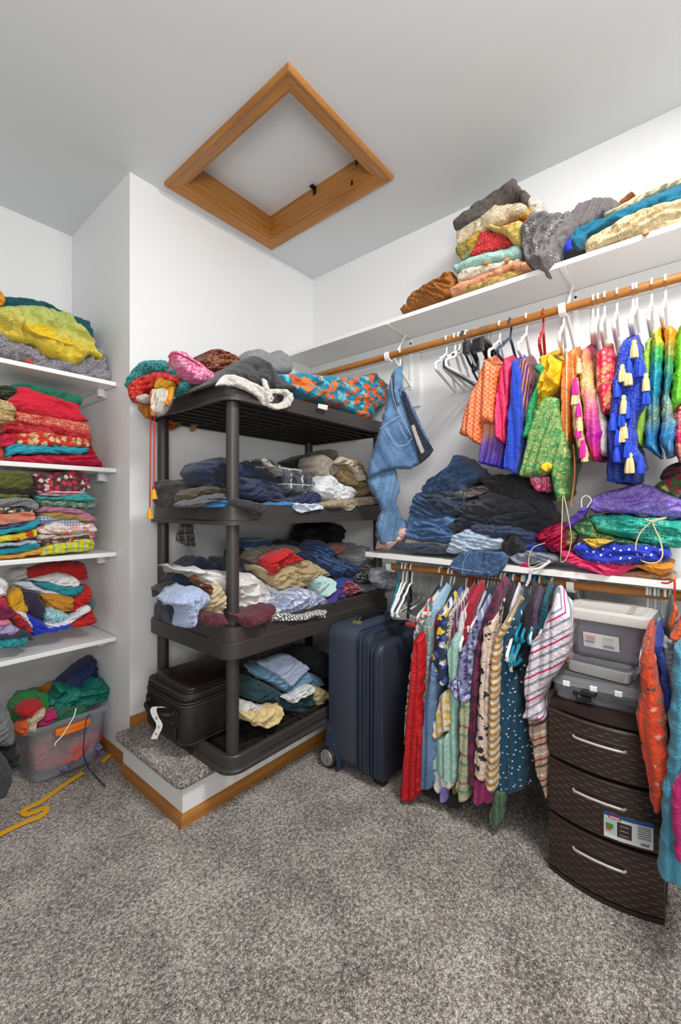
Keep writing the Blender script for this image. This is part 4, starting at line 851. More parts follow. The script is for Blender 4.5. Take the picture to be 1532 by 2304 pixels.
up('folded_sari', 'red sari with small gold motifs in the shelf stack', fab('dots', 'c01c24', 'e8a878', s=1.4), [(1059,582),(1072,550),(1086,522),(1110,524),(1136,530),(1163,552),(1118,565)], zmin=None, T=.03, fold=(10, .004))
up('folded_sari', 'pale yellow silk fold above the red sari', fab('plain', 'dcc470', rough=.5), [(1093,512),(1105,508),(1130,514),(1178,506),(1178,530),(1172,550),(1155,546),(1135,529),(1105,520)], zmin=None, c=1.92, fold=(-10, .010))
up('folded_sari', 'scarlet strip of silk beneath the cream sari', fab('plain', 'b82020'), [(1132,508),(1160,500),(1184,500),(1180,510),(1140,516)], zmin=None, c=1.97)
up('folded_sari', 'mint green folded sari with a gold button in the shelf stack', fab('plain', 'a8d4cc'), [(1020,603),(1050,588),(1084,574),(1130,563),(1169,554),(1175,578),(1130,586),(1090,598),(1029,614)], zmin=None, fold=(15, .004))
up('folded_lace', 'cream lace cloth under the mint sari', fab('lace', 'd8cdb8', 'f0e8d8'), [(1029,622),(1050,606),(1100,596),(1169,582),(1172,592),(1120,606),(1080,620),(1034,636)], zmin=None)
up('folded_sari', 'peach orange silk folded near the bottom of the shelf stack', fab('plain', 'e8a078', rough=.5), [(1012,654),(1040,640),(1084,622),(1130,600),(1157,589),(1180,588),(1192,596),(1197,612),(1180,612),(1150,606),(1101,628),(1060,650),(1020,668)], zmin=None, c=1.93, fold=(25, .006))
up('folded_sari', 'khaki gold brocade at the bottom of the shelf stack', fab('brocade', 'a88848', 'c8a868'), [(1012,672),(1030,662),(1101,630),(1150,610),(1175,604),(1182,616),(1118,645),(1050,672)], D=.18)
up('sequin_dress', 'grey sequinned dress crumpled over the edge of the upper shelf', fab('sequins', '706c6c', 'e8e8e8'), [(1174,552),(1176,520),(1190,502),(1212,488),(1250,482),(1284,478),(1290,500),(1275,540),(1262,562),(1252,588),(1232,609),(1215,608),(1197,603),(1180,580)], zmin=None, c=1.905, T=.05, fold=(60, .014), cat='dress', dens=1.5)
up('grey_dress', 'grey crinkled chiffon continuing behind the sequinned dress', fab('plain', '736e6e'), [(1262,500),(1284,480),(1305,461),(1330,450),(1352,446),(1376,445),(1394,456),(1390,472),(1348,496),(1310,520),(1280,532),(1262,540)], zmin=None, c=1.965, T=.025, drape=.022, fold=(65, .013), ro=.2, cat='dress')
up('folded_sari', 'rust brown cloth peeping above the grey chiffon', fab('plain', 'a0602c'), [(1384,466),(1400,450),(1420,437),(1430,442),(1410,458),(1391,472)], zmin=None, c=2.02, D=.08)
up('folded_shawl', 'long cream shawl on top of the teal fabric at the upper shelf', fab('plain', 'e0d0ac'), [(1348,491),(1390,468),(1433,444),(1490,420),(1550,396),(1550,412),(1454,448),(1391,482)], zmin=None, c=1.97, cat='shawl')
up('folded_shawl', 'teal blue folded shawl with a thin gold edge on the upper shelf', fab('plain', '0c7090'), [(1280,520),(1310,508),(1348,493),(1400,472),(1454,448),(1550,410),(1550,450),(1500,462),(1433,482),(1370,506),(1322,528),(1306,562),(1290,562),(1282,545)], zmin=None, fold=(18, .007), cat='shawl')
up('royal_blue_cloth', 'royal blue cloth corner poking out of the teal shawl', fab('plain', '1432b8'), [(1263,548),(1272,534),(1281,528),(1290,562),(1278,568),(1266,562)], zmin=None, c=1.93, D=.06, cat='cloth')
up('black_cloth', 'black cloth end under the teal shawl', fab('plain', '1c1a1a'), [(1270,566),(1296,558),(1320,566),(1316,575),(1275,590)], c=1.96, cat='cloth')
up('folded_kurta', 'cream mottled kurta with covered buttons at the near end of the upper shelf', fab('brocade', 'd8c69e', 'b89c68', s=.5), [(1318,545),(1335,530),(1348,522),(1400,498),(1433,484),(1490,466),(1550,448),(1550,500),(1500,512),(1454,528),(1391,552),(1320,574)], c=1.935, T=.04, fold=(18, .008), cat='clothing')
kt = bpy.data.objects['folded_kurta']
for px, py in ((1452, 478), (1452, 522), (1093, 590), (1140, 584)):
    p = at(px, py, 'x', 1.885 if px > 1200 else 1.91)
    G().loft([[p+Vector((-d, math.cos(a)*r_, math.sin(a)*r_)) for a in [2*PI*k/12 for k in range(12)]] for d, r_ in ((-.01, .011), (0, .012), (.005, .009), (.006, .003))]).build('covered_button', plain('button_gold', 'b08850', .5), kt if px > 1200 else bpy.data.objects['folded_lace'], angle=50)

# ================================================================ hangers
def hanger_geo(w=.21, drop=.10, r=.0052, notch=True):
    g = G(); hook = [(-.022, 0, -.004)]+[(-.021*math.cos(a), 0, .021*math.sin(a)) for a in [math.radians(k) for k in range(15, 181, 15)]]+[(.019, 0, -.02), (.006, 0, -.045), (0, 0, -.07)]
    g.tube(spline(hook, 2), r*.85, 7)
    g.tube(spline([(0, 0, -.07), (w*.42, 0, -.07-drop*.42), (w*.55, 0, -.07-drop*.5), (w*.60, 0, -.07-drop*.66), (w*.97, 0, -.07-drop), (w*1.0, 0, -.07-drop-.018), (w*.95, 0, -.07-drop-.03), (w*.5, 0, -.07-drop-.03), (0, 0, -.07-drop-.03), (-w*.5, 0, -.07-drop-.03), (-w*.95, 0, -.07-drop-.03), (-w*1.0, 0, -.07-drop-.018), (-w*.97, 0, -.07-drop), (-w*.60, 0, -.07-drop*.66), (-w*.55, 0, -.07-drop*.5), (-w*.42, 0, -.07-drop*.42)], 3, True), [r*1.2]*48, 7, closed=True)
    return g
HM = {}
HCOL = dict(white='f2f2f0', teal='1a86a0', black='1c1c20', red='c41c1c', navy='1f3050', pale='b8d0d4')
def hanger(color, x, y, z, label, rz=0.0, tilt=0.0, group=None, w=.21, sw=0.0, drop=.10):
    key = (color, w, drop)
    if key not in HM:
        o = hanger_geo(w, drop).build('plastic_hanger', plain('hanger_'+color, HCOL[color], .3), None, angle=60, origin=Vector((0, 0, 0)))
        HM[key] = o; 
    else:
        o = HM[key].copy(); COL.objects.link(o)
    o.location = (x, y, z); o.rotation_euler = (tilt, sw, rz)
    tag(o, label, 'hanger', group); return o
hz = .0205
# ---- upper rod: empty hangers
for px, rz, col, d in ((1004, .12, 'white', 'outermost, widest of'), (1023, .10, 'white', 'second of'), (1033, .06, 'white', 'third of'), (1042, .02, 'navy', 'dark blue one among'), (1050, .0, 'white', 'nearest of')):
    y = at(px, 770, 'x', URX).y
    hanger(col, URX, y, URZ, '%s empty plastic hanger, the %s the empty hangers on the upper rod' % (col, d), rz=rz*2, tilt=0, w=.215)
def clip_hanger(y, rz, lab):
    t = thing('clip_hanger', lab, 'hanger', (URX, y, URZ), 'black skirt hangers on the upper rod')
    o = Vector((URX, y, URZ)); ca, sa = math.cos(rz), math.sin(rz)
    Tm = lambda p: o+Vector((p[0]*ca-p[1]*sa, p[0]*sa+p[1]*ca, p[2]))
    G().tube([Tm(p) for p in [(-.022, 0, -.004)]+[(-.021*math.cos(a), 0, .021*math.sin(a)) for a in [math.radians(k) for k in range(15, 181, 20)]]+[(.014, 0, -.03), (0, 0, -.06)]], .0016, 6).build('wire_hook', M_steel, t)
    pb = plain('hanger_black', HCOL['black'], .3)
    G().tube([Tm(p) for p in [(-.15, 0, -.10), (-.12, 0, -.078), (0, 0, -.064), (.12, 0, -.078), (.15, 0, -.10)]], .008, 8).build('hanger_bar', pb, t, angle=60)
    for s in (-1, 1):
        g = G(); g.rbox((-.022, -.008, -.045), (.022, .008, .0), .003, 2, Matrix.Translation(Tm((s*.13, 0, -.09))) @ Matrix.Rotation(rz, 4, 'Z'))
        g.build('clip', pb, t, angle=40)
for i, px in enumerate((1057, 1063, 1082, 1088, 1094, 1101)):
    y = at(px, 760, 'x', URX).y
    clip_hanger(y, .25-.03*i, '%s black skirt hanger with clips and a steel hook on the upper rod' % ['leftmost', 'second from left', 'third from left', 'fourth from left', 'fifth from left', 'rightmost'][i])
# hangers that carry the blouses
def uh(px, col, lab, rz=.05):
    return hanger(col, URX, at(px, 700, 'x', URX).y, URZ, lab, rz=rz)
uh(1124, 'white', 'white hanger holding the orange diamond blouse', .15); uh(1148, 'navy', 'navy hanger between the orange and pink blouses', .1)
uh(1184, 'white', 'white hanger holding the pink blouse with blue fringe', .15); uh(1222, 'red', 'red hanger holding the purple striped blouse', .2)
uh(1268, 'white', 'white hanger holding the green and yellow blouse', .15); uh(1334, 'white', 'white hanger beside the rod hook holding the orange gold blouse', .15)
uh(1345, 'white', 'white hanger holding the magenta gold blouse', .12); uh(1360, 'white', 'white hanger holding the hot pink blouse', .1)
uh(1388, 'white', 'single white hanger just left of the blue tasselled blouse', .08); uh(1424, 'white', 'left white hanger of the pair above the blue tasselled blouse', .06)
uh(1432, 'white', 'right white hanger of the pair above the blue tasselled blouse', .03); uh(1466, 'white', 'white hanger above the rainbow dyed blouse', .03)
uh(1497, 'white', 'white hanger above the orange and teal blouse', .0)
# ---- garments on the upper rod
UF = 1.755
def ug(name, label, mat, pts, **k):
    c = k.pop('c', UF); k.setdefault('T', .015); k.setdefault('D', .22); k.setdefault('fold', (87, .009)); k.setdefault('drape', .028); k.setdefault('rise', .05); k.setdefault('cat', 'blouse')
    cat = k.pop('cat'); return C(name, label, cat, mat, pts, 'x', c, **k)
ug('silk_blouse', 'orange diamond-brocade blouse, leftmost of the blouses on the upper rod', fab('diamond', 'e2501e', 'e8743c', 'f2a070'), [(1088,815),(1100,808),(1122,830),(1114,880),(1113,950),(1098,952),(1084,955),(1078,998),(1055,988),(1035,974),(1045,935),(1054,905),(1072,865)], T=.03)
ug('ombre_skirt', 'gold to violet shaded skirt with a blue hem under the orange blouse', fab('grad', 'd88a4a', 'c89078', '6a4aa0', '5a3a98', '2028b0', rough=.5), [(1088,950),(1113,940),(1135,998),(1132,1054),(1105,1048),(1077,1040),(1082,990)], c=1.79, rise=0)
ug('silk_blouse', 'hot pink silk blouse on the upper rod left of the blue fringe', fab('plain', 'e02860', rough=.5), [(1122,854),(1128,828),(1136,806),(1153,818),(1147,880),(1140,960),(1137,998),(1122,990),(1112,979),(1114,920)])
ug('fringed_sash', 'royal blue layered fringe hanging between pink and purple blouses', fab('rib', '1546cc', s=5, rot=PI/2), [(1152,818),(1160,810),(1170,842),(1173,900),(1175,977),(1168,1020),(1160,1063),(1147,1060),(1133,1050),(1140,990),(1144,923)], c=1.735, T=.015, fold=(90, .006))
ug('silk_blouse', 'purple blouse with thin gold stripes on the red hanger', fab('stripes', '44206e', 'c07a50', s=4.5, rot=PI/2+.12), [(1166,815),(1180,808),(1192,830),(1194,882),(1186,925),(1179,950),(1170,923),(1166,870)], c=1.77)
ug('pink_lining', 'small pink sleeve end below the purple blouse', fab('plain', 'e0508a', rough=.5), [(1146,940),(1158,915),(1166,960),(1173,985),(1160,992),(1146,986)], c=1.745, T=.012, D=.06, rise=0, cat='cloth')
ug('saree_blouse', 'bright yellow silk blouse above the green brocade on the upper rod', fab('plain', 'edb414', rough=.5), [(1214,812),(1224,800),(1240,799),(1265,822),(1262,850),(1257,870),(1240,886),(1228,900),(1204,925),(1196,905),(1210,870),(1220,842)], T=.03, fold=(75, .012), drape=0)
ug('olive_collar', 'olive green shoulder piece on the yellow blouse', fab('plain', '5a6020'), [(1228,799),(1245,796),(1268,812),(1262,838),(1252,840),(1244,812)], c=1.80, T=.012, D=.1, rise=0, cat='cloth')
ug('green_sash', 'glossy green strap hanging in front of the yellow blouse', fab('plain', '168a52', rough=.45), [(1198,828),(1212,818),(1225,826),(1222,856),(1210,882),(1200,930),(1193,978),(1176,986),(1182,945),(1190,905),(1206,870),(1212,840)], c=1.725, T=.012, D=.03, rise=0, fold=(70, .005), cat='sash')
ug('brocade_sari', 'green and gold brocade sari hanging to a point on the upper rod', fab('brocade', '2f8a4c', 'c8c070', s=1.3, rough=.5), [(1222,898),(1238,892),(1254,898),(1263,936),(1274,985),(1285,1032),(1275,1070),(1265,1098),(1273,1113),(1252,1131),(1246,1098),(1240,1062),(1226,1068),(1200,1072),(1171,1070),(1180,1020),(1187,985),(1201,925)], T=.028, fold=(70, .010), dens=1.8, cat='sari', rise=0, c=1.745)
ug('yellow_tassel', 'yellow petal tassel on the green brocade sari', fab('plain', 'f0c010'), [(1216,1048),(1228,1040),(1243,1044),(1240,1056),(1228,1062),(1217,1058)], c=1.715, T=.014, D=.02, rise=0, cat='tassel')
ug('pink_border', 'pink sari corner with a white border under the green brocade', fab('brocade', 'd81c6a', 'f0d0d8', s=.7), [(1190,1070),(1236,1072),(1237,1104),(1215,1106),(1203,1103)], c=1.78, T=.012, D=.06, rise=0, cat='sari')
ug('gold_blouse', 'orange and gold striped silk blouse on the upper rod', fab('stripes', 'd86a1c', 'f0d8a8', 'c84818', 'e8a050', s=3, rot=PI/2, rough=.45), [(1270,800),(1280,792),(1292,786),(1304,804),(1297,842),(1288,900),(1284,968),(1271,1002),(1262,940),(1260,896),(1265,842)], fold=(88, .006))
ug('gold_tassel_strip', 'cream gold edged garment strip between orange and magenta blouses', fab('brocade', 'd8b070', 'f0e0b8', s=.7), [(1284,870),(1300,850),(1306,900),(1312,977),(1324,1024),(1316,1030),(1306,1022),(1290,980)], c=1.74, cat='blouse')
ug('magenta_blouse', 'magenta to gold shot silk blouse rolled on the upper rod', fab('grad', 'c81c8c', 'e09060', 'e8b878', 'd86090', 'b81898', 'd01c70', rough=.4), [(1303,835),(1306,794),(1324,783),(1333,842),(1344,910),(1354,977),(1349,1030),(1332,1036),(1320,990),(1310,910)], T=.03, fold=(88, .006))
ug('pink_blouse', 'hot pink embroidered blouse left of the blue tasselled one', fab('brocade', 'd8144e', 'd8a060', s=.25), [(1341,800),(1350,786),(1365,783),(1381,804),(1385,842),(1378,890),(1373,925),(1358,933),(1349,896),(1341,842)], T=.03)
ug('white_satin', 'white satin sleeve under the hot pink blouse', fab('plain', 'dcd4d0', rough=.4), [(1341,830),(1352,910),(1366,950),(1366,1017),(1351,1022),(1340,960)], c=1.775, fold=(88, .006))
tb = ug('tassel_blouse', 'royal blue blouse covered with blue and cream tassels on the upper rod', fab('dots', '1438b8', '8aa0e8', s=2.5), [(1386,815),(1392,785),(1402,767),(1429,761),(1445,788),(1456,842),(1459,882),(1451,909),(1434,950),(1436,1003),(1453,1050),(1430,1057),(1416,1036),(1378,1041),(1368,990),(1372,940),(1378,869)], T=.035, fold=(80, .010), dens=1.6, c=1.75)
ug('blue_skirt', 'deep blue skirt hem below the tasselled blouse', fab('brocade', '0e2a86', '2448a8', s=1), [(1367,955),(1385,1030),(1438,1040),(1441,1080),(1420,1086),(1367,1082)], c=1.80, T=.02, rise=0, cat='skirt')
TC = [plain('tassel_cream', 'd8c08a', .8), plain('tassel_blue', '1440c0', .7), plain('tassel_pink', 'd01c90', .7)]
def tassel(px, py, s, mi, parent, x):
    s *= .95; px += 3*math.sin(py)
    p = at(px, py, 'x', x); g = G(); R = []
    for dz, r_ in ((.012, .003), (.007, .006), (.001, .0045), (-.003, .0065), (-.015, .0082), (-.030, .0095), (-.036, .0088)):
        R.append([p+Vector((math.sin(a)*r_*s*(1+.16*math.cos(7*a+py)), math.cos(a)*r_*s*(1+.16*math.cos(7*a+py)), dz*s)) for a in [2*PI*k/14 for k in range(14)]])
    g.loft(R).build('tassel', TC[mi], parent, angle=50)
for px, py, s, m in ((1424,775,1.3,0),(1398,830,1.3,0),(1415,835,1.4,0),(1450,850,1.3,0),(1400,900,1.4,0),(1408,960,1.2,0),(1398,968,1.2,0),(1418,1030,1.5,0),(1440,820,1.2,1),(1390,865,1.3,1),(1398,930,1.3,1),(1414,915,1.2,1),(1452,880,1.3,1),(1380,940,1.3,1),(1390,1010,1.3,1),(1408,1000,1.3,1),(1412,812,1.2,1),(1386,975,1.2,1),(1443,1035,1.3,1)):
    tassel(px, py, s, m, tb, 1.70)
mb = bpy.data.objects['magenta_blouse']
for px, py, s, m in ((1296,860,1.3,2),(1303,915,1.1,2),(1303,960,1.2,2),(1309,1000,1.4,2),(1294,885,1.2,0),(1301,945,1.2,0),(1316,1015,1.1,0),(1305,815,1.2,0)):
    tassel(px, py, s, m, mb, 1.70)
ug('lime_blouse', 'pale lime green draped blouse edge left of the rainbow one', fab('plain', '9ed04a', rough=.6), [(1451,775),(1458,765),(1466,765),(1464,842),(1456,936),(1446,1000),(1436,996),(1427,975),(1438,930),(1440,880)], c=1.77, fold=(88, .007))
ug('rainbow_blouse', 'rainbow dyed blouse shading yellow, green and blue on the upper rod', fab('grad', 'f2a412', 'f0c81c', '3fb04a', '1c9ab0', '2a88a8', '6a8a78', '1874b0', '2a7a90', rough=.5), [(1462,830),(1467,755),(1486,743),(1495,788),(1490,842),(1484,896),(1484,958),(1476,1003),(1486,1026),(1470,1020),(1451,1003),(1453,950),(1458,890)], T=.03, fold=(88, .009), dens=1.5)
ug('orange_teal_blouse', 'orange to teal dyed blouse hanging right of the rainbow one', fab('grad', 'ef8412', 'ea9a1c', '5aa860', '2a8ea0', '889a80', '2080b8', '3a6a90', rough=.5), [(1494,745),(1513,734),(1519,761),(1514,830),(1506,890),(1514,925),(1522,952),(1515,1017),(1495,1026),(1484,985),(1491,896),(1494,815)], T=.03, fold=(80, .009), dens=1.5, c=1.745)
ug('lime_blouse', 'apple green blouse at the right edge of the upper rod', fab('plain', '6cc41e', rough=.5), [(1516,780),(1526,740),(1552,725),(1552,900),(1530,915),(1513,925),(1507,882),(1516,830)], T=.03, c=1.76)
ug('magenta_blouse', 'deep pink brocade garment hanging at the right edge under the apple green one', fab('brocade', 'c8105c', 'd8a878', s=.4), [(1516,925),(1530,905),(1552,890),(1552,1030),(1528,1036),(1516,1010),(1512,960)], T=.03, c=1.77, rise=0)
# drawstring below orange blouse
cord('beaded_cord', 'twisted brown cord with red beads hanging from the gold blouse', 'cord', plain('brown_cord', 'a86a3a', .8), [at(1290, 1000, 'x', 1.74), at(1293, 1060, 'x', 1.74), at(1288, 1110, 'x', 1.74), at(1284, 1135, 'x', 1.74), at(1289, 1142, 'x', 1.73)], .003)
cord('hanging_tie', 'dark brown hanging tie beside the gold blouse', 'cord', fab('plain', '3a2018'), [at(1284, 1000, 'x', 1.76), at(1290, 1035, 'x', 1.76), at(1300, 1040, 'x', 1.76), at(1312, 1030, 'x', 1.76)], .008)
cord('cream_tie', 'thin cream drawstring loop hanging from the green brocade to the shelf', 'cord', M_ccord, [at(1266, 1112, 'x', 1.735), at(1264, 1180, 'x', 1.735), at(1262, 1240, 'x', 1.74), at(1262, 1264, 'x', 1.77), at(1275, 1255, 'x', 1.77), at(1285, 1215, 'x', 1.76), at(1279, 1165, 'x', 1.74), at(1268, 1113, 'x', 1.735)], .0018)
# ---- the jeans
jt = thing('hanging_jeans', 'blue jeans folded over a white hanger on the upper rod', 'jeans', at(905, 1190, 'v', 2.16))
DN = fab('denim', '26456c', '6488b0'); DN2 = fab('denim', '2c4e76', '6e94ba'); DKN = fab('denim', '1c2a44', '2e4262')
C('leg', None, None, DN2, [(845,1040),(888,1052),(900,1100),(890,1130),(905,1165),(918,1185),(880,1225),(852,1222),(845,1180),(858,1150),(840,1110),(826,1080)], 'v', 2.17, T=.03, D=.04, fold=(80, .012), parent=jt, drape=.035, ro=.4)
C('hip_panel', None, None, DN, [(880,842),(888,830),(903,824),(906,870),(912,880),(925,905),(950,960),(975,1013),(950,1042),(925,1055),(895,1056),(862,1060),(828,1076),(830,1040),(850,980),(865,920),(872,880)], 'v', 2.12, T=.028, D=.05, fold=(-60, .006), parent=jt, drape=.05, ro=.3)
C('waistband', 'dark inner waistband', None, fab('plain', '161f34'), [(903,880),(912,884),(930,930),(952,975),(976,1012),(958,1034),(945,1042),(938,1010),(925,960),(912,915)], 'v', 2.068, T=.008, D=.02, fold=(60, .003), parent=jt)
C('waistband', None, None, DN2, [(887,832),(905,822),(905,868),(896,880),(902,905),(893,912),(886,880)], 'v', 2.068, T=.008, D=.015, fold=(80, .002), parent=jt)
for q in (((868,962),(880,985),(895,1002),(915,1000),(927,985)), ((855,965),(875,950),(900,935)), ((898,952),(905,970),(916,985)), ((893,905),(900,930),(912,955),(925,980)), ((880,850),(884,890),(897,930))):
    G().tube(spline([at(a, b, 'v', 2.072) for a, b in q], 5), .0015, 5).build('seam', plain('seam_thread', 'a8b4c4', .8), jt)
C('fly', 'pale zip strip', None, fab('plain', 'a8a49a'), [(925,960),(932,955),(945,990),(955,1015),(948,1022),(936,995)], 'v', 2.056, T=.004, D=.01, fold=(0, 0), parent=jt)
ph = at(900, 780, 'x', URX)
hanger('white', URX, ph.y, URZ, 'white hanger carrying the blue jeans at the left of the upper rod', rz=.45, w=.12)
# ================================================================ middle shelf piles
MX = 1.86
def mid(name, label, mat, pts, cat='jeans', **k):
    c = k.pop('c', MX); k.setdefault('T', .03); k.setdefault('D', .18); k.setdefault('fold', (5, .007)); k.setdefault('zmin', 1.008)
    return C(name, label, cat, mat, pts, 'x', c, **k)
DA = fab('denim', '1e3454', '3c5c84'); DB = fab('denim', '26466e', '4a6e98'); DC = fab('denim', '141f33', '28384f')
mid('folded_shirt', 'pale peach garment at the far end of the middle shelf', fab('plain', 'dcb0a0'), [(848,1234),(856,1214),(870,1200),(908,1188),(916,1200),(900,1218),(884,1232)], 'clothing', c=1.84, fold=(35, .010))
mid('folded_trousers', 'slate navy trousers lying flat under the jeans stack', fab('plain', '343c50'), [(880,1236),(890,1220),(920,1222),(1011,1228),(1008,1246),(940,1244)], c=1.84, T=.02, fold=(0, .003))
mid('folded_shirt', 'cream checked shirt folded under the jeans stack', fab('check', 'd8d0c0', 'b8ac98', '8a8478', s=2.4), [(913,1211),(940,1214),(1006,1222),(1012,1229),(960,1232),(913,1230)], 'clothing', zmin=None, T=.02, lay=(.01, .002, 0))
mid('folded_jeans', 'lowest blue jeans of the left jeans stack', DB, [(911,1206),(915,1190),(924,1184),(973,1181),(1022,1198),(1022,1220),(960,1220),(915,1214)], zmin=None, lay=(.022, .008, .1))
mid('folded_jeans', 'second blue jeans from the bottom of the left jeans stack', fab('denim', '305884', '5a84b0'), [(915,1180),(918,1164),(930,1156),(980,1160),(1024,1163),(1022,1200),(973,1184),(925,1190)], zmin=None, lay=(.024, .008, 0), c=1.865)
mid('folded_jeans', 'mid blue jeans showing pocket seams in the left jeans stack', DA, [(924,1158),(932,1128),(942,1110),(960,1106),(985,1130),(1000,1149),(1024,1160),(1000,1168),(950,1166)], zmin=None, fold=(-30, .008), c=1.87)
mid('folded_jeans', 'dark rumpled jeans under the topmost pair', DC, [(953,1118),(964,1108),(1000,1104),(1043,1114),(1050,1140),(1024,1162),(1000,1152),(975,1136)], zmin=None, fold=(-20, .010), c=1.85)
mid('folded_jeans', 'topmost dark blue jeans peaked on the left jeans stack', DA, [(955,1108),(958,1088),(975,1072),(997,1060),(1012,1045),(1020,1032),(1028,1024),(1040,1028),(1060,1044),(1080,1062),(1078,1076),(1050,1092),(1053,1104),(1010,1112),(975,1118)], zmin=None, T=.04, fold=(25, .010), c=1.88, dens=1.4)
mid('woven_belt', 'grey woven belt between the top jeans', fab('brocade', '5c5654', '8a8078'), [(997,1118),(1030,1104),(1080,1093),(1099,1102),(1080,1112),(1043,1122),(1000,1124)], 'belt', zmin=None, c=1.84, T=.012, D=.05)
mid('folded_trousers', 'black trousers on top of the right dark pile', fab('plain', '26262a'), [(1076,1074),(1117,1066),(1160,1068),(1192,1074),(1225,1094),(1240,1107),(1240,1127),(1190,1128),(1155,1120),(1099,1104)], zmin=None, T=.04, fold=(-15, .010), c=1.9)
mid('folded_trousers', 'charcoal trousers second in the right dark pile', fab('plain', '34363e'), [(1036,1152),(1045,1134),(1071,1122),(1145,1120),(1229,1128),(1238,1150),(1180,1154),(1100,1158),(1080,1172),(1040,1168)], zmin=None, T=.04, fold=(-8, .012), lay=(.03, .008, 0), c=1.88)
mid('folded_trousers', 'wide navy black trousers across the middle of the right pile', fab('plain', '1f2430'), [(1013,1180),(1036,1162),(1099,1158),(1180,1152),(1238,1149),(1246,1177),(1225,1200),(1180,1196),(1120,1184),(1071,1196),(1020,1194)], zmin=None, T=.05, fold=(-6, .012), lay=(.026, .009, .1), c=1.87)
mid('folded_jeans', 'dark indigo jeans near the bottom of the right pile', fab('denim', '18243a', '2c4062'), [(1060,1182),(1100,1178),(1145,1181),(1206,1202),(1200,1225),(1182,1244),(1145,1230),(1071,1205)], c=1.85, T=.04, lay=(.026, .008, .3))
mid('folded_trousers', 'black trousers crumpled at the foot of the right pile', fab('plain', '202024'), [(1125,1206),(1145,1200),(1164,1200),(1182,1225),(1184,1242),(1150,1248),(1130,1230)], c=1.835, fold=(50, .010))
mid('folded_jeans', 'black jeans end at the right side of the dark pile', BK, [(1205,1160),(1235,1150),(1245,1177),(1238,1205),(1215,1215),(1204,1190)], zmin=None, c=1.92)
mid('blue_shirt', 'royal blue cloth scrap behind the dark pile', fab('plain', '1838a8'), [(1180,1226),(1200,1218),(1228,1222),(1226,1238),(1186,1240)], 'clothing', c=1.86)
mid('folded_jeans', 'light wash jeans folded at the front of the middle shelf', fab('denim', '8ca8c4', 'c4d4e4'), [(1006,1244),(1012,1222),(1020,1204),(1040,1196),(1055,1190),(1090,1200),(1136,1212),(1130,1230),(1110,1240),(1052,1246)], c=1.83, T=.035, lay=(.018, .009, .1), fold=(0, .006), dens=1.5)
mid('draped_jeans', 'blue jeans leg draped over the front edge of the middle shelf', fab('denim', '2a466c', '3f6088'), [(1010,1275),(1022,1256),(1040,1243),(1085,1238),(1130,1243),(1143,1252),(1139,1272),(1118,1298),(1076,1297),(1034,1292)], zmin=None, c=1.792, T=.010, D=.03, fold=(60, .004), ro=.1)
dj = bpy.data.objects['draped_jeans']
for q in (((1052,1246),(1042,1268),(1040,1292)), ((1014,1276),(1060,1284),(1100,1288),(1120,1288))):
    G().tube(spline([at(a, b, 'x', 1.778) for a, b in q], 5), .0013, 5).build('seam', plain('seam_thread', 'a8b4c4', .8), dj)
mid('grey_shirt', 'grey thin shirt lying flat on the middle shelf', fab('plain', '8a90a0'), [(1140,1254),(1165,1244),(1192,1240),(1238,1246),(1256,1262),(1220,1270),(1170,1270)], 'clothing', c=1.83, T=.02, D=.12, fold=(-10, .006))
mid('pink_tassel', 'small pink knotted tassel on the edge of the middle shelf', fab('plain', 'd0206a'), [(1168,1274),(1176,1266),(1188,1266),(1187,1278),(1172,1279)], 'tassel', zmin=None, c=1.80, T=.012, D=.02)
mid('folded_sari', 'magenta silk sari bunched at the left of the sari pile', fab('plain', 'c0144e', rough=.5), [(1204,1206),(1230,1185),(1261,1177),(1289,1195),(1280,1225),(1266,1244),(1234,1234)], 'sari', c=1.87, T=.04, fold=(40, .014))
mid('folded_sari', 'gold green tissue corner in the sari pile', fab('brocade', 'a89a50', '4a7a4a', s=.4), [(1232,1218),(1250,1195),(1280,1190),(1300,1200),(1285,1228),(1260,1226)], 'sari', zmin=None, c=1.85, T=.015, D=.05, fold=(30, .008))
mid('folded_sari', 'long pink crinkled sari along the shelf front', fab('plain', 'e0306c', rough=.6), [(1260,1240),(1290,1248),(1322,1258),(1380,1266),(1440,1274),(1410,1288),(1382,1301),(1345,1289),(1290,1272),(1266,1258)], 'sari', zmin=None, c=1.81, T=.02, D=.10, fold=(-12, .010))
mid('folded_sari', 'royal blue sari with white spots in the sari pile', fab('dots', '1a34b8', 'dfe4f4', s=.75), [(1290,1232),(1313,1218),(1360,1220),(1401,1223),(1460,1226),(1508,1234),(1508,1260),(1460,1268),(1400,1270),(1331,1268),(1299,1248)], 'sari', c=1.83, T=.04, zmin=None, fold=(-5, .008), dens=1.3)
mid('folded_sari', 'small yellow satin corner in the sari pile', fab('plain', 'd8b040', rough=.4), [(1311,1214),(1340,1212),(1380,1217),(1355,1228),(1336,1236)], 'sari', zmin=None, c=1.80, T=.008, D=.04)
mid('folded_sari', 'orange cloth end at the right of the sari pile', fab('plain', 'e08a18'), [(1424,1272),(1450,1268),(1494,1262),(1518,1274),(1500,1288),(1478,1293),(1450,1282)], 'sari', zmin=None, c=1.81, fold=(-30, .010))
mid('folded_sari', 'tan printed sari under the orange cloth end', fab('brocade', 'b8906a', 'd0a888', s=.5), [(1380,1294),(1430,1284),(1480,1288),(1520,1296),(1518,1304),(1440,1304)], 'sari', zmin=1.0, c=1.84, T=.02)
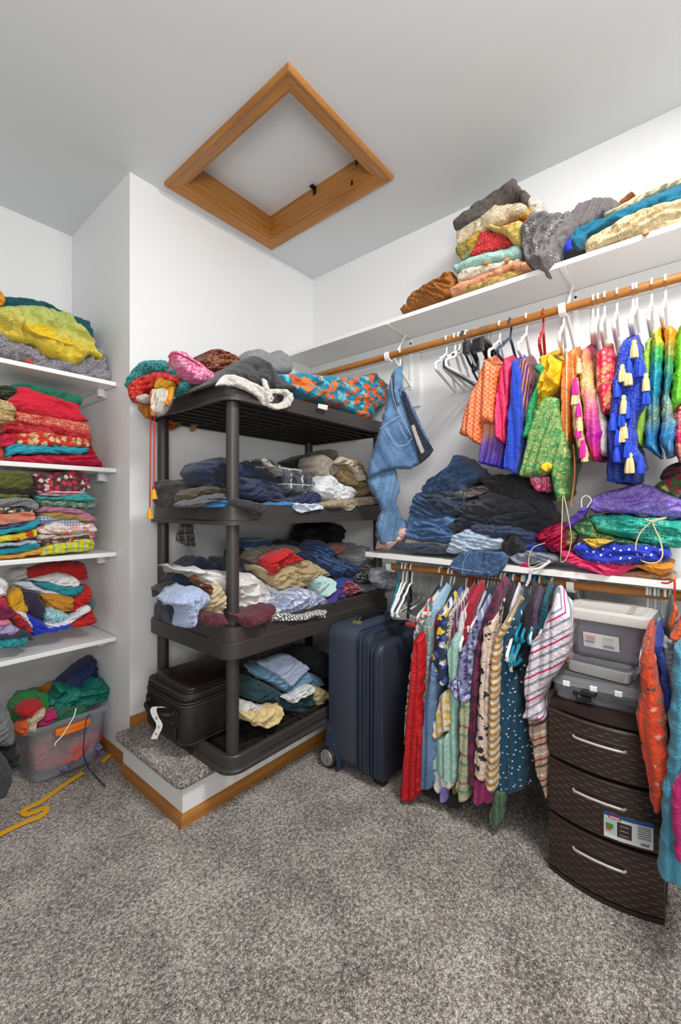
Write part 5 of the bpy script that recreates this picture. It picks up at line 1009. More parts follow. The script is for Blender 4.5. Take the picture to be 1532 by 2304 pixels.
mid('folded_sari', 'turquoise figured silk sari tied with string in the sari pile', fab('brocade', '0fa08e', '6ad0b8', s=.5, rough=.45), [(1322,1166),(1345,1157),(1400,1158),(1460,1164),(1552,1176),(1552,1230),(1500,1234),(1440,1220),(1401,1210),(1345,1196),(1336,1180)], 'sari', zmin=None, T=.045, lay=(.05, .008, -.25), fold=(-10, .007), dens=1.4)
mid('folded_sari', 'green sari with a gold border below the turquoise one', fab('brocade', '2f7a50', 'a8a860', s=.4), [(1289,1184),(1305,1166),(1324,1162),(1345,1198),(1401,1212),(1489,1232),(1470,1236),(1424,1230),(1331,1212),(1300,1204)], 'sari', zmin=None, c=1.84, T=.02)
mid('folded_sari', 'lavender purple brocade sari on top of the sari pile', fab('brocade', '7a5ac8', 'b8a8e0', s=1.5, rough=.5), [(1325,1138),(1336,1118),(1380,1102),(1429,1089),(1470,1096),(1500,1112),(1552,1132),(1552,1168),(1480,1162),(1424,1156),(1336,1153)], 'sari', zmin=None, T=.045, lay=(.045, .008, -.15), dens=1.4, c=1.87)
mid('folded_sari', 'multicoloured green and maroon bundle behind the lavender sari', fab('floral', '3f6a34', 'a01830', '1c6a60', 'c8c080', s=1.4), [(1470,1096),(1495,1078),(1552,1062),(1552,1130),(1515,1124),(1490,1110)], 'sari', zmin=None, c=1.93, T=.05, fold=(-30, .014))
mid('folded_sari', 'dark maroon cloth at the right edge above the green bundle', fab('plain', '5a1424'), [(1485,1074),(1500,1050),(1552,1030),(1552,1066),(1510,1080)], 'sari', zmin=None, c=1.96, T=.05, fold=(-20, .014))
mid('violet_cloth', 'violet pointed cloth corner left of the green sari', fab('plain', '6a48b8', rough=.5), [(1268,1186),(1290,1160),(1316,1140),(1322,1150),(1306,1172),(1285,1186)], 'cloth', zmin=None, c=1.82, T=.01, D=.03)
cord('bow_string', 'cream string bow tied over the turquoise sari', 'cord', M_ccord, [at(1467, 1172, 'x', 1.80), at(1440, 1200, 'x', 1.80), at(1430, 1235, 'x', 1.80), at(1445, 1262, 'x', 1.79), at(1475, 1266, 'x', 1.79), at(1490, 1250, 'x', 1.79), at(1485, 1215, 'x', 1.80), at(1469, 1174, 'x', 1.80), at(1500, 1165, 'x', 1.80), at(1470, 1172, 'x', 1.80), at(1450, 1168, 'x', 1.80)], .0024)
cord('wire_loop', 'white wire hanger loop poking up left of the lavender sari', 'cord', M_whitep, [at(1312, 1165, 'x', 1.82), at(1308, 1130, 'x', 1.82), at(1312, 1118, 'x', 1.82), at(1322, 1116, 'x', 1.82), at(1330, 1126, 'x', 1.82), at(1320, 1142, 'x', 1.82)], .0022)
cord('striped_ties', 'red and white striped ties hanging over the middle shelf edge', 'cord', fab('stripes', 'e8e4e4', 'a83a50', s=4), [at(1238, 1262, 'x', 1.80), at(1215, 1278, 'x', 1.785), at(1196, 1284, 'x', 1.778), at(1190, 1305, 'x', 1.778), at(1184, 1318, 'x', 1.778)], .006)
cord('striped_ties', 'thin white curled cord beside the striped ties on the shelf', 'cord', M_ccord, [at(1226, 1222, 'x', 1.80), at(1200, 1232, 'x', 1.80), at(1190, 1255, 'x', 1.80), at(1192, 1275, 'x', 1.80), at(1215, 1270, 'x', 1.80), at(1240, 1256, 'x', 1.80)], .002)
cord('red_ribbon', 'red ribbon knotted over the near end of the middle shelf', 'cord', M_redc, [at(1488, 1311, 'x', 1.785), at(1502, 1312, 'x', 1.782), at(1516, 1306, 'x', 1.782), at(1518, 1320, 'x', 1.778), at(1517, 1350, 'x', 1.77), at(1522, 1372, 'x', 1.77)], .003)
# ================================================================ clothes on the lower rod
LF = 1.63
def lg(name, label, mat, pts, **k):
    c = k.pop('c', LF); k.setdefault('T', .014); k.setdefault('D', .24); k.setdefault('fold', (88, .010)); k.setdefault('drape', .032); k.setdefault('rise', .07); cat = k.pop('cat', 'clothing')
    k.setdefault('dens', 1.2); k.setdefault('zmin', .012); k.setdefault('fr', .8)
    return C(name, label, cat, mat, pts, 'x', c, **k)
NVF = fab('floral', '1c2444', 'e8c83c', 'd8dce8', '3a5ab0', s=1.3)
lg('floral_dress', 'white, red and teal floral dress edge at the left end of the lower rod', fab('floral', 'e8e4e0', 'd0282c', '1f8a98', 'c8402c', s=1.8), [(938,1400),(950,1374),(960,1366),(974,1374),(958,1420),(946,1480),(936,1545),(926,1600),(918,1650),(911,1685),(914,1600),(924,1500),(930,1430)], cat='dress', c=1.64)
lg('red_dress', 'long plain red dress reaching lowest at the left end of the lower rod', fab('plain', 'c00f18', rough=.6), [(932,1440),(948,1440),(950,1500),(944,1590),(948,1660),(944,1720),(944,1780),(925,1804),(900,1806),(907,1740),(914,1660),(922,1560)], c=1.57, cat='dress')
lg('plaid_shirt', 'pale teal and grey plaid shirt beside the red dress', fab('plaid', '6a8488', '90a0a0', 'b8c4c0', s=.8), [(944,1410),(962,1392),(974,1420),(970,1500),(968,1560),(964,1620),(950,1660),(944,1600),(944,1500)], c=1.62)
lg('denim_shirt', 'blue denim shirt with snaps hanging beside the red dress', fab('denim', '3a5a80', '6484a8'), [(972,1490),(982,1500),(981,1600),(982,1690),(980,1766),(962,1775),(932,1769),(942,1700),(950,1650),(960,1570)], c=1.60, T=.018)
lg('pale_blue_blouse', 'pale blue blouse shoulder near the left end of the lower rod', fab('plain', '9ac0d8'), [(966,1370),(978,1352),(988,1372),(978,1420),(974,1470),(966,1440)], c=1.655)
lg('crimson_blouse', 'crimson edge of a blouse behind the navy floral one', fab('plain', 'a01838'), [(980,1380),(990,1376),(986,1440),(978,1500),(972,1480)], c=1.66)
lg('floral_blouse', 'navy blouse with yellow and white flowers and a tied hem', NVF, [(984,1388),(994,1376),(1004,1382),(1000,1450),(1004,1500),(1008,1538),(1000,1545),(986,1524),(968,1502),(970,1475),(984,1455)], c=1.615, T=.02)
lg('yellow_sleeve', 'white and yellow tie-dyed sleeve hanging on the lower rod', fab('brocade', 'ecdcc8', 'dcb840', s=.15), [(990,1566),(1002,1552),(1012,1550),(1016,1590),(1014,1642),(1000,1648),(982,1663),(975,1645),(982,1600)], c=1.605, T=.02, D=.12, rise=0)
lg('white_print_shirt', 'cream shirt with small prints between navy floral and mint', fab('brocade', 'e4dcc8', '8a7a90', s=.4), [(1003,1390),(1014,1376),(1020,1400),(1012,1460),(1010,1520),(1003,1480)], c=1.65)
lg('mint_dress', 'mint green dress with a white hem hanging at the middle left', fab('plain', 'a4ccc0'), [(1008,1472),(1018,1440),(1030,1440),(1032,1540),(1030,1640),(1029,1740),(1024,1763),(1009,1758),(990,1740),(976,1724),(980,1690),(984,1662),(1010,1645),(1013,1560)], c=1.61, T=.02, cat='dress')
lg('lace_skirt', 'white lace trim hem under the mint dress', fab('plain', 'dcd8d4'), [(976,1728),(990,1742),(1024,1757),(1022,1768),(1014,1774),(996,1768),(988,1786),(978,1772)], c=1.605, T=.012, D=.08, rise=0)
lg('lavender_slip', 'lavender slip end below the mint dress', fab('plain', '9088d0'), [(988,1765),(1006,1768),(1006,1796),(1003,1806),(995,1804),(990,1790)], c=1.62, D=.1, T=.012, rise=0)
lg('burgundy_shirt', 'burgundy and grey striped shirt shoulder behind the mint dress', fab('stripes', '6a1c40', 'a8a0b0', s=3, rot=PI/2), [(1020,1384),(1034,1366),(1040,1382),(1030,1420),(1022,1466),(1014,1460),(1014,1420)], c=1.655)
lg('white_blouse', 'white blouse shoulder hanging over the mint dress', fab('plain', 'e8e8e8'), [(1034,1386),(1046,1368),(1052,1380),(1046,1410),(1036,1440),(1038,1480),(1030,1480),(1028,1430)], c=1.65)
lg('red_cardigan', 'crimson cardigan edge on the lower rod under red hangers', fab('plain', 'b01430'), [(1046,1376),(1056,1350),(1064,1360),(1060,1410),(1050,1450),(1042,1470),(1036,1500),(1030,1480),(1040,1440)], c=1.66)
lg('lilac_floral_blouse', 'grey lilac floral blouse with a knotted front on the lower rod', fab('floral', '8088b4', 'a8b0d0', '4a3a6a', 'd0c8dc', s=2.4), [(1068,1400),(1076,1386),(1084,1398),(1074,1440),(1064,1480),(1062,1530),(1056,1574),(1046,1570),(1036,1548),(1030,1512),(1038,1470),(1052,1430)], c=1.605, T=.02)
lg('lilac_knot', 'knotted tail of the grey lilac floral blouse', fab('floral', '7c86b4', 'a8b0d0', '4a3a6a', 'd0c8dc', s=2.6), [(1009,1541),(1022,1526),(1033,1518),(1040,1545),(1056,1572),(1046,1580),(1032,1575),(1020,1560)], c=1.59, T=.015, D=.04, rise=0)
lg('striped_knit_dress', 'sage, cream and mauve banded knit dress on the lower rod', fab('stripes', 'b8b48c', '6a9a8a', '8a7a80', '9ab8a0', s=1.0), [(1036,1580),(1048,1572),(1057,1584),(1057,1660),(1053,1740),(1051,1799),(1036,1800),(1026,1770),(1032,1740),(1036,1690)], c=1.60, cat='dress')
lg('maroon_blouse', 'maroon semi-sheer floral blouse hanging long on the lower rod', fab('floral', '6c1a44', '4a1430', '7a2a50', '3a1028', s=.8), [(1103,1350),(1112,1340),(1120,1352),(1104,1410),(1090,1460),(1082,1510),(1077,1577),(1072,1660),(1071,1766),(1048,1762),(1050,1687),(1058,1600),(1063,1530),(1074,1450),(1088,1390)], c=1.61)
lg('flower_print_dress', 'cream dress with black flower prints on the lower rod', fab('floral', 'e4cdbc', '201a1c', '241c1e', '2a2022', s=.9, cov=-.17), [(1088,1415),(1100,1396),(1112,1400),(1110,1440),(1104,1500),(1100,1580),(1098,1741),(1090,1757),(1068,1742),(1072,1660),(1077,1577),(1082,1490)], c=1.60, T=.02, cat='dress')
lg('magenta_shirt', 'magenta pink hem below the black flower dress', fab('plain', 'a82a6c'), [(1068,1754),(1085,1760),(1103,1750),(1103,1804),(1090,1803),(1074,1814),(1066,1802)], c=1.605, D=.15, T=.014, rise=0)
lg('mustard_striped_shirt', 'white top with mustard horizontal stripes on the lower rod', fab('stripes', 'e4dcc8', 'c88a24', s=1.7), [(1122,1416),(1140,1398),(1152,1388),(1150,1405),(1134,1428),(1124,1450),(1120,1522),(1116,1632),(1114,1778),(1106,1778),(1099,1775),(1089,1750),(1098,1680),(1100,1577),(1106,1467)], c=1.595, T=.02)
lg('polka_dress', 'teal dress with small white polka dots on the lower rod', fab('dots', '0f4a68', 'e8eef2', s=.9), [(1128,1434),(1140,1405),(1154,1388),(1168,1394),(1160,1420),(1150,1448),(1164,1462),(1172,1484),(1162,1522),(1176,1600),(1191,1673),(1187,1740),(1182,1772),(1160,1780),(1135,1786),(1112,1778),(1116,1632),(1119,1522)], c=1.665, T=.03, cat='dress', dens=1.8)
lg('dark_polka_dress', 'black navy dress with tiny white dots behind the teal polka dress', fab('dots', '12202c', 'd8dce0', s=.75), [(1172,1470),(1188,1462),(1202,1468),(1196,1530),(1206,1650),(1216,1755),(1196,1768),(1186,1765),(1192,1673),(1176,1590),(1166,1530)], c=1.69, cat='dress')
lg('striped_shirt', 'white shirt with slanting pink and grey stripes beside the boxes', fab('stripes', 'e8dce0', '8a94ac', 'c8287a', '8a94ac', s=1.7, rot=-.62), [(1228,1400),(1243,1368),(1256,1364),(1272,1376),(1284,1388),(1284,1440),(1272,1490),(1250,1520),(1232,1545),(1216,1572),(1226,1618),(1200,1618),(1178,1613),(1184,1575),(1180,1540),(1186,1500),(1198,1450),(1212,1442)], c=1.60, T=.03, D=.10, dens=1.8)
lg('striped_sleeve', 'tan shirt with black and red slanting stripes below the pink striped one', fab('stripes', 'b89c88', '5a4a44', 'a02038', 'd8c4b4', s=1.7, rot=-.5), [(1188,1616),(1206,1618),(1226,1619),(1232,1660),(1236,1714),(1232,1798),(1222,1780),(1209,1741),(1202,1700),(1194,1660)], c=1.62, T=.02)
lg('striped_sleeve', 'tan and red striped sleeve right of the pink striped shirt', fab('stripes', 'a89080', '4a4240', 'a02038', 'c8b4a8', s=2, rot=-.2), [(1276,1384),(1288,1396),(1292,1440),(1286,1480),(1272,1500),(1274,1450)], c=1.70, T=.02, rise=0, D=.12)
lg('rib_scarf', 'sage green ribbed knit scarf end hanging lowest under the polka dress', fab('rib', '5f8060', s=5, rot=PI/2), [(1107,1778),(1134,1784),(1132,1815),(1127,1848),(1118,1863),(1104,1860),(1102,1837),(1106,1810)], c=1.63, D=.05, T=.012, rise=0, cat='scarf')
lg('lace_scarf', 'black lace garment trailing on the carpet under the lower rod', fab('lace', '101014', '2c2c34', s=1.2), [(920,1806),(946,1776),(985,1772),(1017,1774),(1040,1806),(1034,1826),(1022,1838),(1010,1826),(960,1828),(940,1832)], c=1.66, D=.2, T=.02, rise=0, cat='scarf')
lg('amber_shirt', 'amber cloth end peeping between mint and banded knit hems', fab('plain', 'b8841c'), [(1018,1766),(1028,1762),(1030,1784),(1022,1786)], c=1.66, D=.1, rise=0)
lg('black_trousers', 'long black garment hanging behind the maroon blouse', fab('plain', '151518'), [(1018,1680),(1066,1690),(1068,1780),(1060,1805),(1036,1806),(1026,1838),(1020,1836),(1016,1780)], c=1.70, D=.15, rise=0)
# clothes further back on the rod, closing the gaps
gap = [(958,'1e1e24','black jacket shoulder'),(968,'23395c','navy jersey'),(984,'b01c30','red camisole'),(996,'16161a','black lace top'),(1010,'3a6ab0','cornflower blue shirt'),(1024,'ded6d0','off-white linen shirt'),(1040,'8a1830','wine red blouse'),(1058,'141a28','midnight cardigan'),(1066,'c8ccd8','silver grey top'),(1080,'2a3448','slate blouse'),(1092,'3a1430','aubergine top'),(1118,'b8c0d4','pale lilac blouse'),(1130,'1a1a1e','black vest'),(1142,'d8d4e0','white ruffled top'),(1162,'12343c','bottle green top'),(1182,'241c24','black camisole'),(1196,'5a4460','smoky purple printed top'),(1206,'141418','black sleeveless dress'),(1216,'0f5a6c','petrol blue top'),(1228,'16161a','black halter dress')]
for i, (px, col, lab) in enumerate(gap):
    y0 = 1352+6*(i % 3); yb = 1560+37*((i*7) % 5)
    sx = -.25
    pts = [(px-2, y0+26), (px+7, y0), (px+14, y0+4), (px+16, y0+60), (px+10-10, y0+130), (px-8, yb-60), (px-10, yb), (px-24, yb-4), (px-22, yb-80), (px-14, y0+120), (px-8, y0+70)]
    lg('hanging_blouse', '%s hanging %s on the lower rod' % (lab, ['deep between its neighbours', 'half hidden among brighter clothes', 'wedged behind the front garments'][i % 3]), fab('plain', col), pts, c=1.70+.01*(i % 3), D=.16, T=.01, dens=.6)
# hangers of the lower rod
def lh(px, col, lab, rz=0.0, **k):
    return hanger(col, LRX, at(px, 1290, 'x', LRX).y, LRZ, lab, rz=rz, **k)
WN = 'white plastic hanger on the lower rod'
seq = [(992,'white','white hanger holding the floral and red dresses'),(1012,'white','white hanger holding the navy floral blouse'),(1020,'white','white hanger right of the navy floral one'),(1048,'white','white hanger left of the red hangers'),(1053,'red','left red hanger on the lower rod'),(1060,'red','middle red hanger on the lower rod'),(1069,'red','right red hanger on the lower rod'),(1087,'white','first of the tight row of white hangers right of the red ones'),(1095,'white','second of the tight row of white hangers'),(1103,'white','third of the tight row of white hangers'),(1110,'white','white hanger holding the maroon blouse'),(1118,'white','white hanger holding the black flower dress'),(1130,'white','white hanger holding the mustard striped top'),(1137,'white','white hanger beside the mustard striped top'),(1150,'teal','teal hanger holding the polka dot dress'),(1156,'white','white hanger right of the polka dress hanger'),(1182,'white','white hanger behind the striped ties'),(1196,'teal','teal hanger just right of the striped ties'),(1204,'teal','second teal hanger right of the striped ties'),(1215,'white','white hanger between two teal ones near the right end'),(1228,'teal','bright teal hanger next to the rightmost white one'),(1243,'white','white hanger holding the pink striped shirt')]
for i, (px, col, lab) in enumerate(seq): lh(px, col, lab, rz=.04*((i*5) % 4)-.02)
M_wire = plain('bronze_wire', '4a4038', .35, .7)
for i, px in enumerate((1000, 1005, 1028, 1033, 1038, 1076, 1081, 1143, 1166, 1171, 1176, 1190)):
    y = at(px, 1290, 'x', LRX).y
    g = G(); hook = [(-.019*math.cos(a), 0, .019*math.sin(a)) for a in [math.radians(k) for k in range(-10, 181, 19)]]+[(.012, 0, -.03), (0, 0, -.06), (.2, 0, -.14), (-.2, 0, -.14), (0, 0, -.06)]
    o = g.tube([Vector((LRX, y, LRZ))+Vector(p) for p in hook], .0015, 5).build('wire_hanger', M_wire, None, angle=60)
    tag(o, 'thin dark wire hanger, '+['leftmost on the lower rod','second from the left','left of the red hangers','just left of the leftmost red hanger','touching the left red hanger','right of the right red hanger','between red and white row','left of the polka dress hanger','right of the polka dress hanger','second right of the polka dress','left of the striped ties','behind the striped ties'][i], 'hanger', 'dark wire hangers on the lower rod')
for px, rz, col, lab in ((898, .38, 'teal', 'teal empty hanger at the far left of the lower rod'), (906, .30, 'white', 'left white empty hanger above the suitcase'), (914, .22, 'white', 'middle white empty hanger above the suitcase'), (922, .5, 'black', 'black empty hanger above the suitcase'), (926, .2, 'white', 'right white empty hanger above the suitcase')):
    lh(px, col, lab, rz=rz, w=.2)
# empty teal hangers crowding above the polka dress
for px, rz, col, w_, dr_, lab in ((1176, .10, 'white', .27, .16, 'white empty hanger slung in front of the polka dress shoulder'), (1186, .06, 'teal', .26, .18, 'teal empty hanger slung over the polka dress'), (1193, .02, 'white', .25, .20, 'lower white empty hanger slung over the polka dress'), (1206, .0, 'teal', .27, .17, 'bright teal hanger end poking out above the polka dress'), (1212, -.1, 'black', .24, .20, 'black empty hanger between the polka dress and the striped shirt')):
    lh(px, col, lab, rz=rz, w=w_, drop=dr_)
lh(1075, 'white', 'white hanger poking out in front of the lilac floral blouse', rz=.12, w=.25, drop=.17)

# ================================================================ clothes at the right edge
RF = 1.50
def rg_(name, label, mat, pts, **k):
    c = k.pop('c', RF); k.setdefault('T', .02); k.setdefault('D', .24); k.setdefault('fold', (88, .010)); k.setdefault('drape', .035); cat = k.pop('cat', 'clothing'); k.setdefault('rise', .05); k.setdefault('dens', 1.3); k.setdefault('zmin', .012)
    return C(name, label, cat, mat, pts, 'x', c, **k)
rg_('coral_dress', 'orange red dress with paisley print hanging beside the drawer tower', fab('floral', 'e2461c', '6a4a3c', 'e8a088', '8a6a48', s=1.3, cov=-.2), [(1446,1460),(1454,1446),(1464,1446),(1472,1480),(1480,1530),(1494,1600),(1506,1680),(1510,1740),(1500,1790),(1488,1826),(1470,1822),(1458,1770),(1450,1710),(1440,1650),(1435,1600),(1443,1540),(1440,1490)], T=.04, D=.2, dens=2, cat='dress')
rg_('blue_rib_shirt', 'royal blue ribbed knit top right of the orange dress', fab('rib', '1440b0', s=5), [(1473,1452),(1480,1446),(1490,1452),(1498,1500),(1508,1560),(1518,1612),(1504,1634),(1498,1605),(1490,1550),(1482,1500)], c=1.53)
rg_('grey_striped_shirt', 'light grey top between the blue knit and the terry robe', fab('stripes', 'b8b8bc', '9a9a9e', s=3), [(1490,1448),(1504,1444),(1514,1460),(1522,1500),(1526,1560),(1522,1610),(1508,1560),(1498,1500)], c=1.56)
rg_('terry_robe', 'turquoise terry robe at the right edge reaching low', fab('lace', '3a8fb0', '6ab8d0', s=2.4), [(1512,1500),(1520,1455),(1552,1450),(1552,1992),(1532,1985),(1500,1972),(1484,1960),(1481,1945),(1489,1850),(1488,1790),(1497,1740),(1505,1660),(1510,1580)], c=1.46, T=.04, D=.2, dens=2, cat='robe')
rg_('magenta_towel', 'deep magenta garment over the turquoise robe at the right edge', fab('plain', 'b8106c'), [(1552,1715),(1532,1735),(1512,1770),(1508,1800),(1512,1850),(1520,1926),(1535,1932),(1552,1934)], c=1.41, T=.03, D=.04, rise=0)
rg_('orange_bag', 'orange cloth piece hanging under the shelf at the right edge', fab('plain', 'd8521c'), [(1508,1436),(1520,1405),(1530,1385),(1552,1378),(1552,1455),(1530,1446)], c=1.50, D=.1, rise=0)
rg_('orange_strap', 'orange strap with pale edges left of the orange cloth', fab('plain', 'e0601c'), [(1506,1405),(1514,1365),(1518,1355),(1522,1370),(1518,1400),(1512,1414)], c=1.52, D=.02, T=.006, rise=0, cat='strap')
for i, px in enumerate((1457, 1464, 1474, 1482, 1497, 1508)):
    lh(px, 'pale' if i % 2 else 'white', ['white hanger over the orange red dress', 'second pale hanger over the orange red dress', 'white hanger over the blue ribbed knit', 'pale hanger over the blue ribbed knit', 'white hanger over the grey top', 'pale hanger nearest the right edge'][i])
rg_('black_cardigan', 'black lace garment with a ring hanging behind the grey top', fab('plain', '1a1a1e'), [(1492,1400),(1500,1392),(1512,1410),(1516,1450),(1500,1452),(1492,1440)], c=1.62)
# clear bin at bottom right
bt = thing('storage_bin', 'clear bin with red bands on the carpet at the lower right edge', 'bin', (1.45, -.02, 0))
M_clear = None
def clearmat(name, col, rough, alpha):
    t = NT(name); tr = t.n('ShaderNodeBsdfTransparent'); tr.inputs[0].default_value = c4(col); mx = t.n('ShaderNodeMixShader')
    t.fin(col, rough, 0, Specular_IOR_Level=.6); mx.inputs[0].default_value = alpha
    out = t.t.nodes['Material Output']; t.t.links.new(tr.outputs[0], mx.inputs[1]); t.t.links.new(t.p.outputs[0], mx.inputs[2]); t.t.links.new(mx.outputs[0], out.inputs[0]); return t.m
M_clear = clearmat('milky_clear_plastic', 'f0f2f6', .2, .15); M_clear2 = clearmat('clear_plastic', 'f4f6fa', .12, .12); M_lid = plain('grey_white_lid', 'c9c8c2', .4)
cc_ = at(1545, 2085, 'z', 0)
g = G().loft([[Vector((x, y, z)) for x, y in rrect(1.42, -.30, 1.70, -.0+w, .03)] for z, w in ((0.004, -.012), (.10, -.005), (.22, .0), (.30, .004))], cap=False)
g.build('body', M_clear, bt, angle=40)
for zz in (.145, .285): G().loft([[Vector((x, y, z)) for x, y in rrect(1.417, -.303, 1.703, .004, .03)] for z in (zz, zz+.012)], cap=False).build('red_band', plain('red_band', 'c02818', .4), bt, angle=40)
# ================================================================ drawer tower and boxes
DX, DY0, DY1, DT = 1.60, .082, .402, .585
M_dr = None
def drawermat():
    t = NT('woven_brown_plastic'); uv = t.coord('UV')
    br = t.n('ShaderNodeTexBrick'); t.t.links.new(uv, br.inputs[0]); br.inputs['Scale'].default_value = 1; br.offset = .5
    br.inputs['Brick Width'].default_value = .045; br.inputs['Row Height'].default_value = .012; br.inputs['Mortar Size'].default_value = .0016; br.inputs['Mortar Smooth'].default_value = .3
    sp = t.n('ShaderNodeSeparateXYZ'); t.t.links.new(uv, sp.inputs[0])
    fx = t.math('FRACT', t.math('ADD', t.math('MULTIPLY', sp.outputs[0], 22.2), t.math('MULTIPLY', t.math('FRACT', t.math('MULTIPLY', t.math('FLOOR', t.math('MULTIPLY', sp.outputs[1], 83.3)), .5)), 1.0)))
    row = t.math('LESS_THAN', t.math('FRACT', t.math('MULTIPLY', sp.outputs[1], 83.3)), .16)
    dash = t.math('MULTIPLY', row, t.math('LESS_THAN', fx, .42))
    col = t.mix(t.math('MULTIPLY', dash, .55), '35251f', '94847a')
    t.bump(t.math('SUBTRACT', 1.0, dash), .5, .002); return t.fin(col, .38)
M_dr = drawermat(); M_br = plain('brown_plastic', '2e211d', .38); M_silver = plain('silver_plastic', 'c8c2ba', .35, .3)
dr = thing('drawer_tower', 'dark brown three-drawer plastic tower with woven fronts and silver handles', 'drawers', (1.8, .24, 0))
XE = 1.99; bulge = .035
def arc(y): t_ = (y-(DY0+DY1)/2)/((DY1-DY0)/2); return DX-bulge*(1-t_*t_)
NA = 18
g = G()
sil = [(DX+.012, DY0+.004), (XE, DY0+.004), (XE, DY1-.004), (DX+.012, DY1-.004)]
g.prism(sil, .0, DT-.02)
g.build('carcass', M_br, dr)
base = [(arc(DY1-(DY1-DY0)*k/NA)+.004, DY1-(DY1-DY0)*k/NA) for k in range(NA+1)]
G().prism(base+[(XE, DY0), (XE, DY1)], 0.0, .016).build('plinth', M_br, dr, angle=40)
topo = [(arc(DY1-(DY1-DY0)*k/NA)+.016, DY1-(DY1-DY0)*k/NA) for k in range(NA+1)]
G().prism(topo+[(XE, DY0), (XE, DY1)], DT-.022, DT).build('top_panel', M_br, dr, angle=40)
zs_ = [(.018, .198), (.208, .388), (.398, .556)]
lip = plain('drawer_lip', '3a2b26', .35)
for k_, (z0, z1) in enumerate(zs_):
    V = []; UV = []; Fq = []; rows = [(0, .006), (.004, .0), (.5*(z1-z0), -.004), (z1-z0-.006, .0), (z1-z0, .008)]
    for j, (dz, dx) in enumerate(rows):
        for i in range(NA+1):
            y = DY1-(DY1-DY0)*i/NA; V.append((arc(y)+dx+.002, y, z0+dz)); UV.append((i/NA*.33+k_*.013, z0+dz))
    n_ = NA+1
    for j in range(len(rows)-1):
        for i in range(NA): Fq.append((j*n_+i, j*n_+i+1, (j+1)*n_+i+1, (j+1)*n_+i))
    b0_ = len(V)
    for j in (0, len(rows)-1):
        for i in range(NA+1):
            y = DY1-(DY1-DY0)*i/NA; V.append((DX+.03, y, z0+rows[j][0])); UV.append((i/NA*.33, z0+rows[j][0]))
    for i in range(NA):
        Fq.append((b0_+i, b0_+i+1, i+1, i)); q = (len(rows)-1)*n_; Fq.append((q+i, q+i+1, b0_+n_+i+1, b0_+n_+i))
    Fq.append((b0_, 0, n_, 2*n_, 3*n_, 4*n_, b0_+n_)); Fq.append((b0_+n_-1, b0_+2*n_-1, 5*n_-1, 4*n_-1, 3*n_-1, 2*n_-1, n_-1))
    d = mk('drawer', V, Fq, M_dr, dr, False, UV)
    G().tube([(arc(y)-.001, y, z1-.001) for y in [DY1-(DY1-DY0)*i/NA for i in range(NA+1)]], .0022, 6).build('rim', lip, d, angle=60)
    yc = (DY0+DY1)/2+.005; zh = z0+(z1-z0)*.66
    hp = [(arc(yc+.07)-.004, yc+.072, zh), (arc(yc+.06)-.011, yc+.068, zh)]+[(arc(yc+s)-.013, yc+s, zh) for s in (.05, .025, 0, -.025, -.05)]+[(arc(yc-.06)-.011, yc-.068, zh), (arc(yc-.07)-.004, yc-.072, zh)]
    G().tube(hp, .0042, 8).build('handle', M_silver, d, angle=60)
    G().tube([(p[0]+.012, p[1], p[2]+.012) for p in hp[1:-1]], .003, 6).build('handle_recess', M_br, d, angle=60)
# product sticker on the middle drawer, curved with it
def sticker(name, mat, ya, yb, za, zb, off, parent, lab=None, skew=0):
    V = []; n_ = 8
    for zz in (za, zb):
        for i in range(n_+1):
            y = ya+(yb-ya)*i/n_; V.append((arc(y)-.0035-off, y, zz+skew*(0 if zz == za else (i/n_-.5))))
    for zz in (za, zb):
        for i in range(n_+1):
            y = ya+(yb-ya)*i/n_; V.append((arc(y)-.0030-off, y, zz+skew*(0 if zz == za else (i/n_-.5))))
    m_ = n_+1; F_ = [(i, i+1, m_+i+1, m_+i) for i in range(n_)]+[(2*m_+i, 3*m_+i, 3*m_+i+1, 2*m_+i+1) for i in range(n_)]
    F_ += [(i, 2*m_+i, 2*m_+i+1, i+1) for i in range(n_)]+[(m_+i, m_+i+1, 3*m_+i+1, 3*m_+i) for i in range(n_)]
    o = mk(name, V, F_, mat, parent, False)
    if lab: o['label'] = lab
    return o
drs = [o for o in bpy.data.objects if o.name.startswith('drawer') and o.name != 'drawer_tower'][1]
fl = lambda n, c, r=.35: plain(n, c, r)
ya, yb, za, zb = .232, .108, .222, .300
st = sticker('sticker', fl('sticker_white', 'e8ecec'), ya, yb, za, zb, 0, drs, 'white product sticker with a blue band, small picture and print')
def flat(mat, a, b, c, d, off=.0006, name='sticker_print'):
    o = sticker(name, mat, ya+(yb-ya)*a, ya+(yb-ya)*b, za+(zb-za)*c, za+(zb-za)*d, off, dr); return o
flat(fl('ink_blue', '1c5a9a'), 0, 1, .86, 1); flat(fl('ink_red', 'c83028'), .10, .36, .80, .92, .0010); flat(fl('ink_pale', 'f0e8e4'), .13, .33, .835, .885, .0014)
flat(fl('ink_sky', 'b8d0dc'), .02, .26, .2, .78); flat(fl('ink_brown', '3c2c28'), .28, .58, .16, .74, .0010); 
for k in range(3): flat(fl('ink_silver', 'b8b0a8'), .34, .52, .60-.18*k, .625-.18*k, .0014)
flat(fl('ink_green', '5a8a30'), .04, .20, .38, .58, .0010); flat(fl('ink_orange', 'd8602c'), .05, .15, .28, .38, .0012)
for k in range(6): flat(fl('ink_grey', '7c8084'), .70, .96, .76-.085*k, .80-.085*k, .0008)
for k in range(7): flat(fl('ink_black', '26282a'), .76+.025*k, .77+.025*k+.006*(k % 2), .08, .18, .0008)
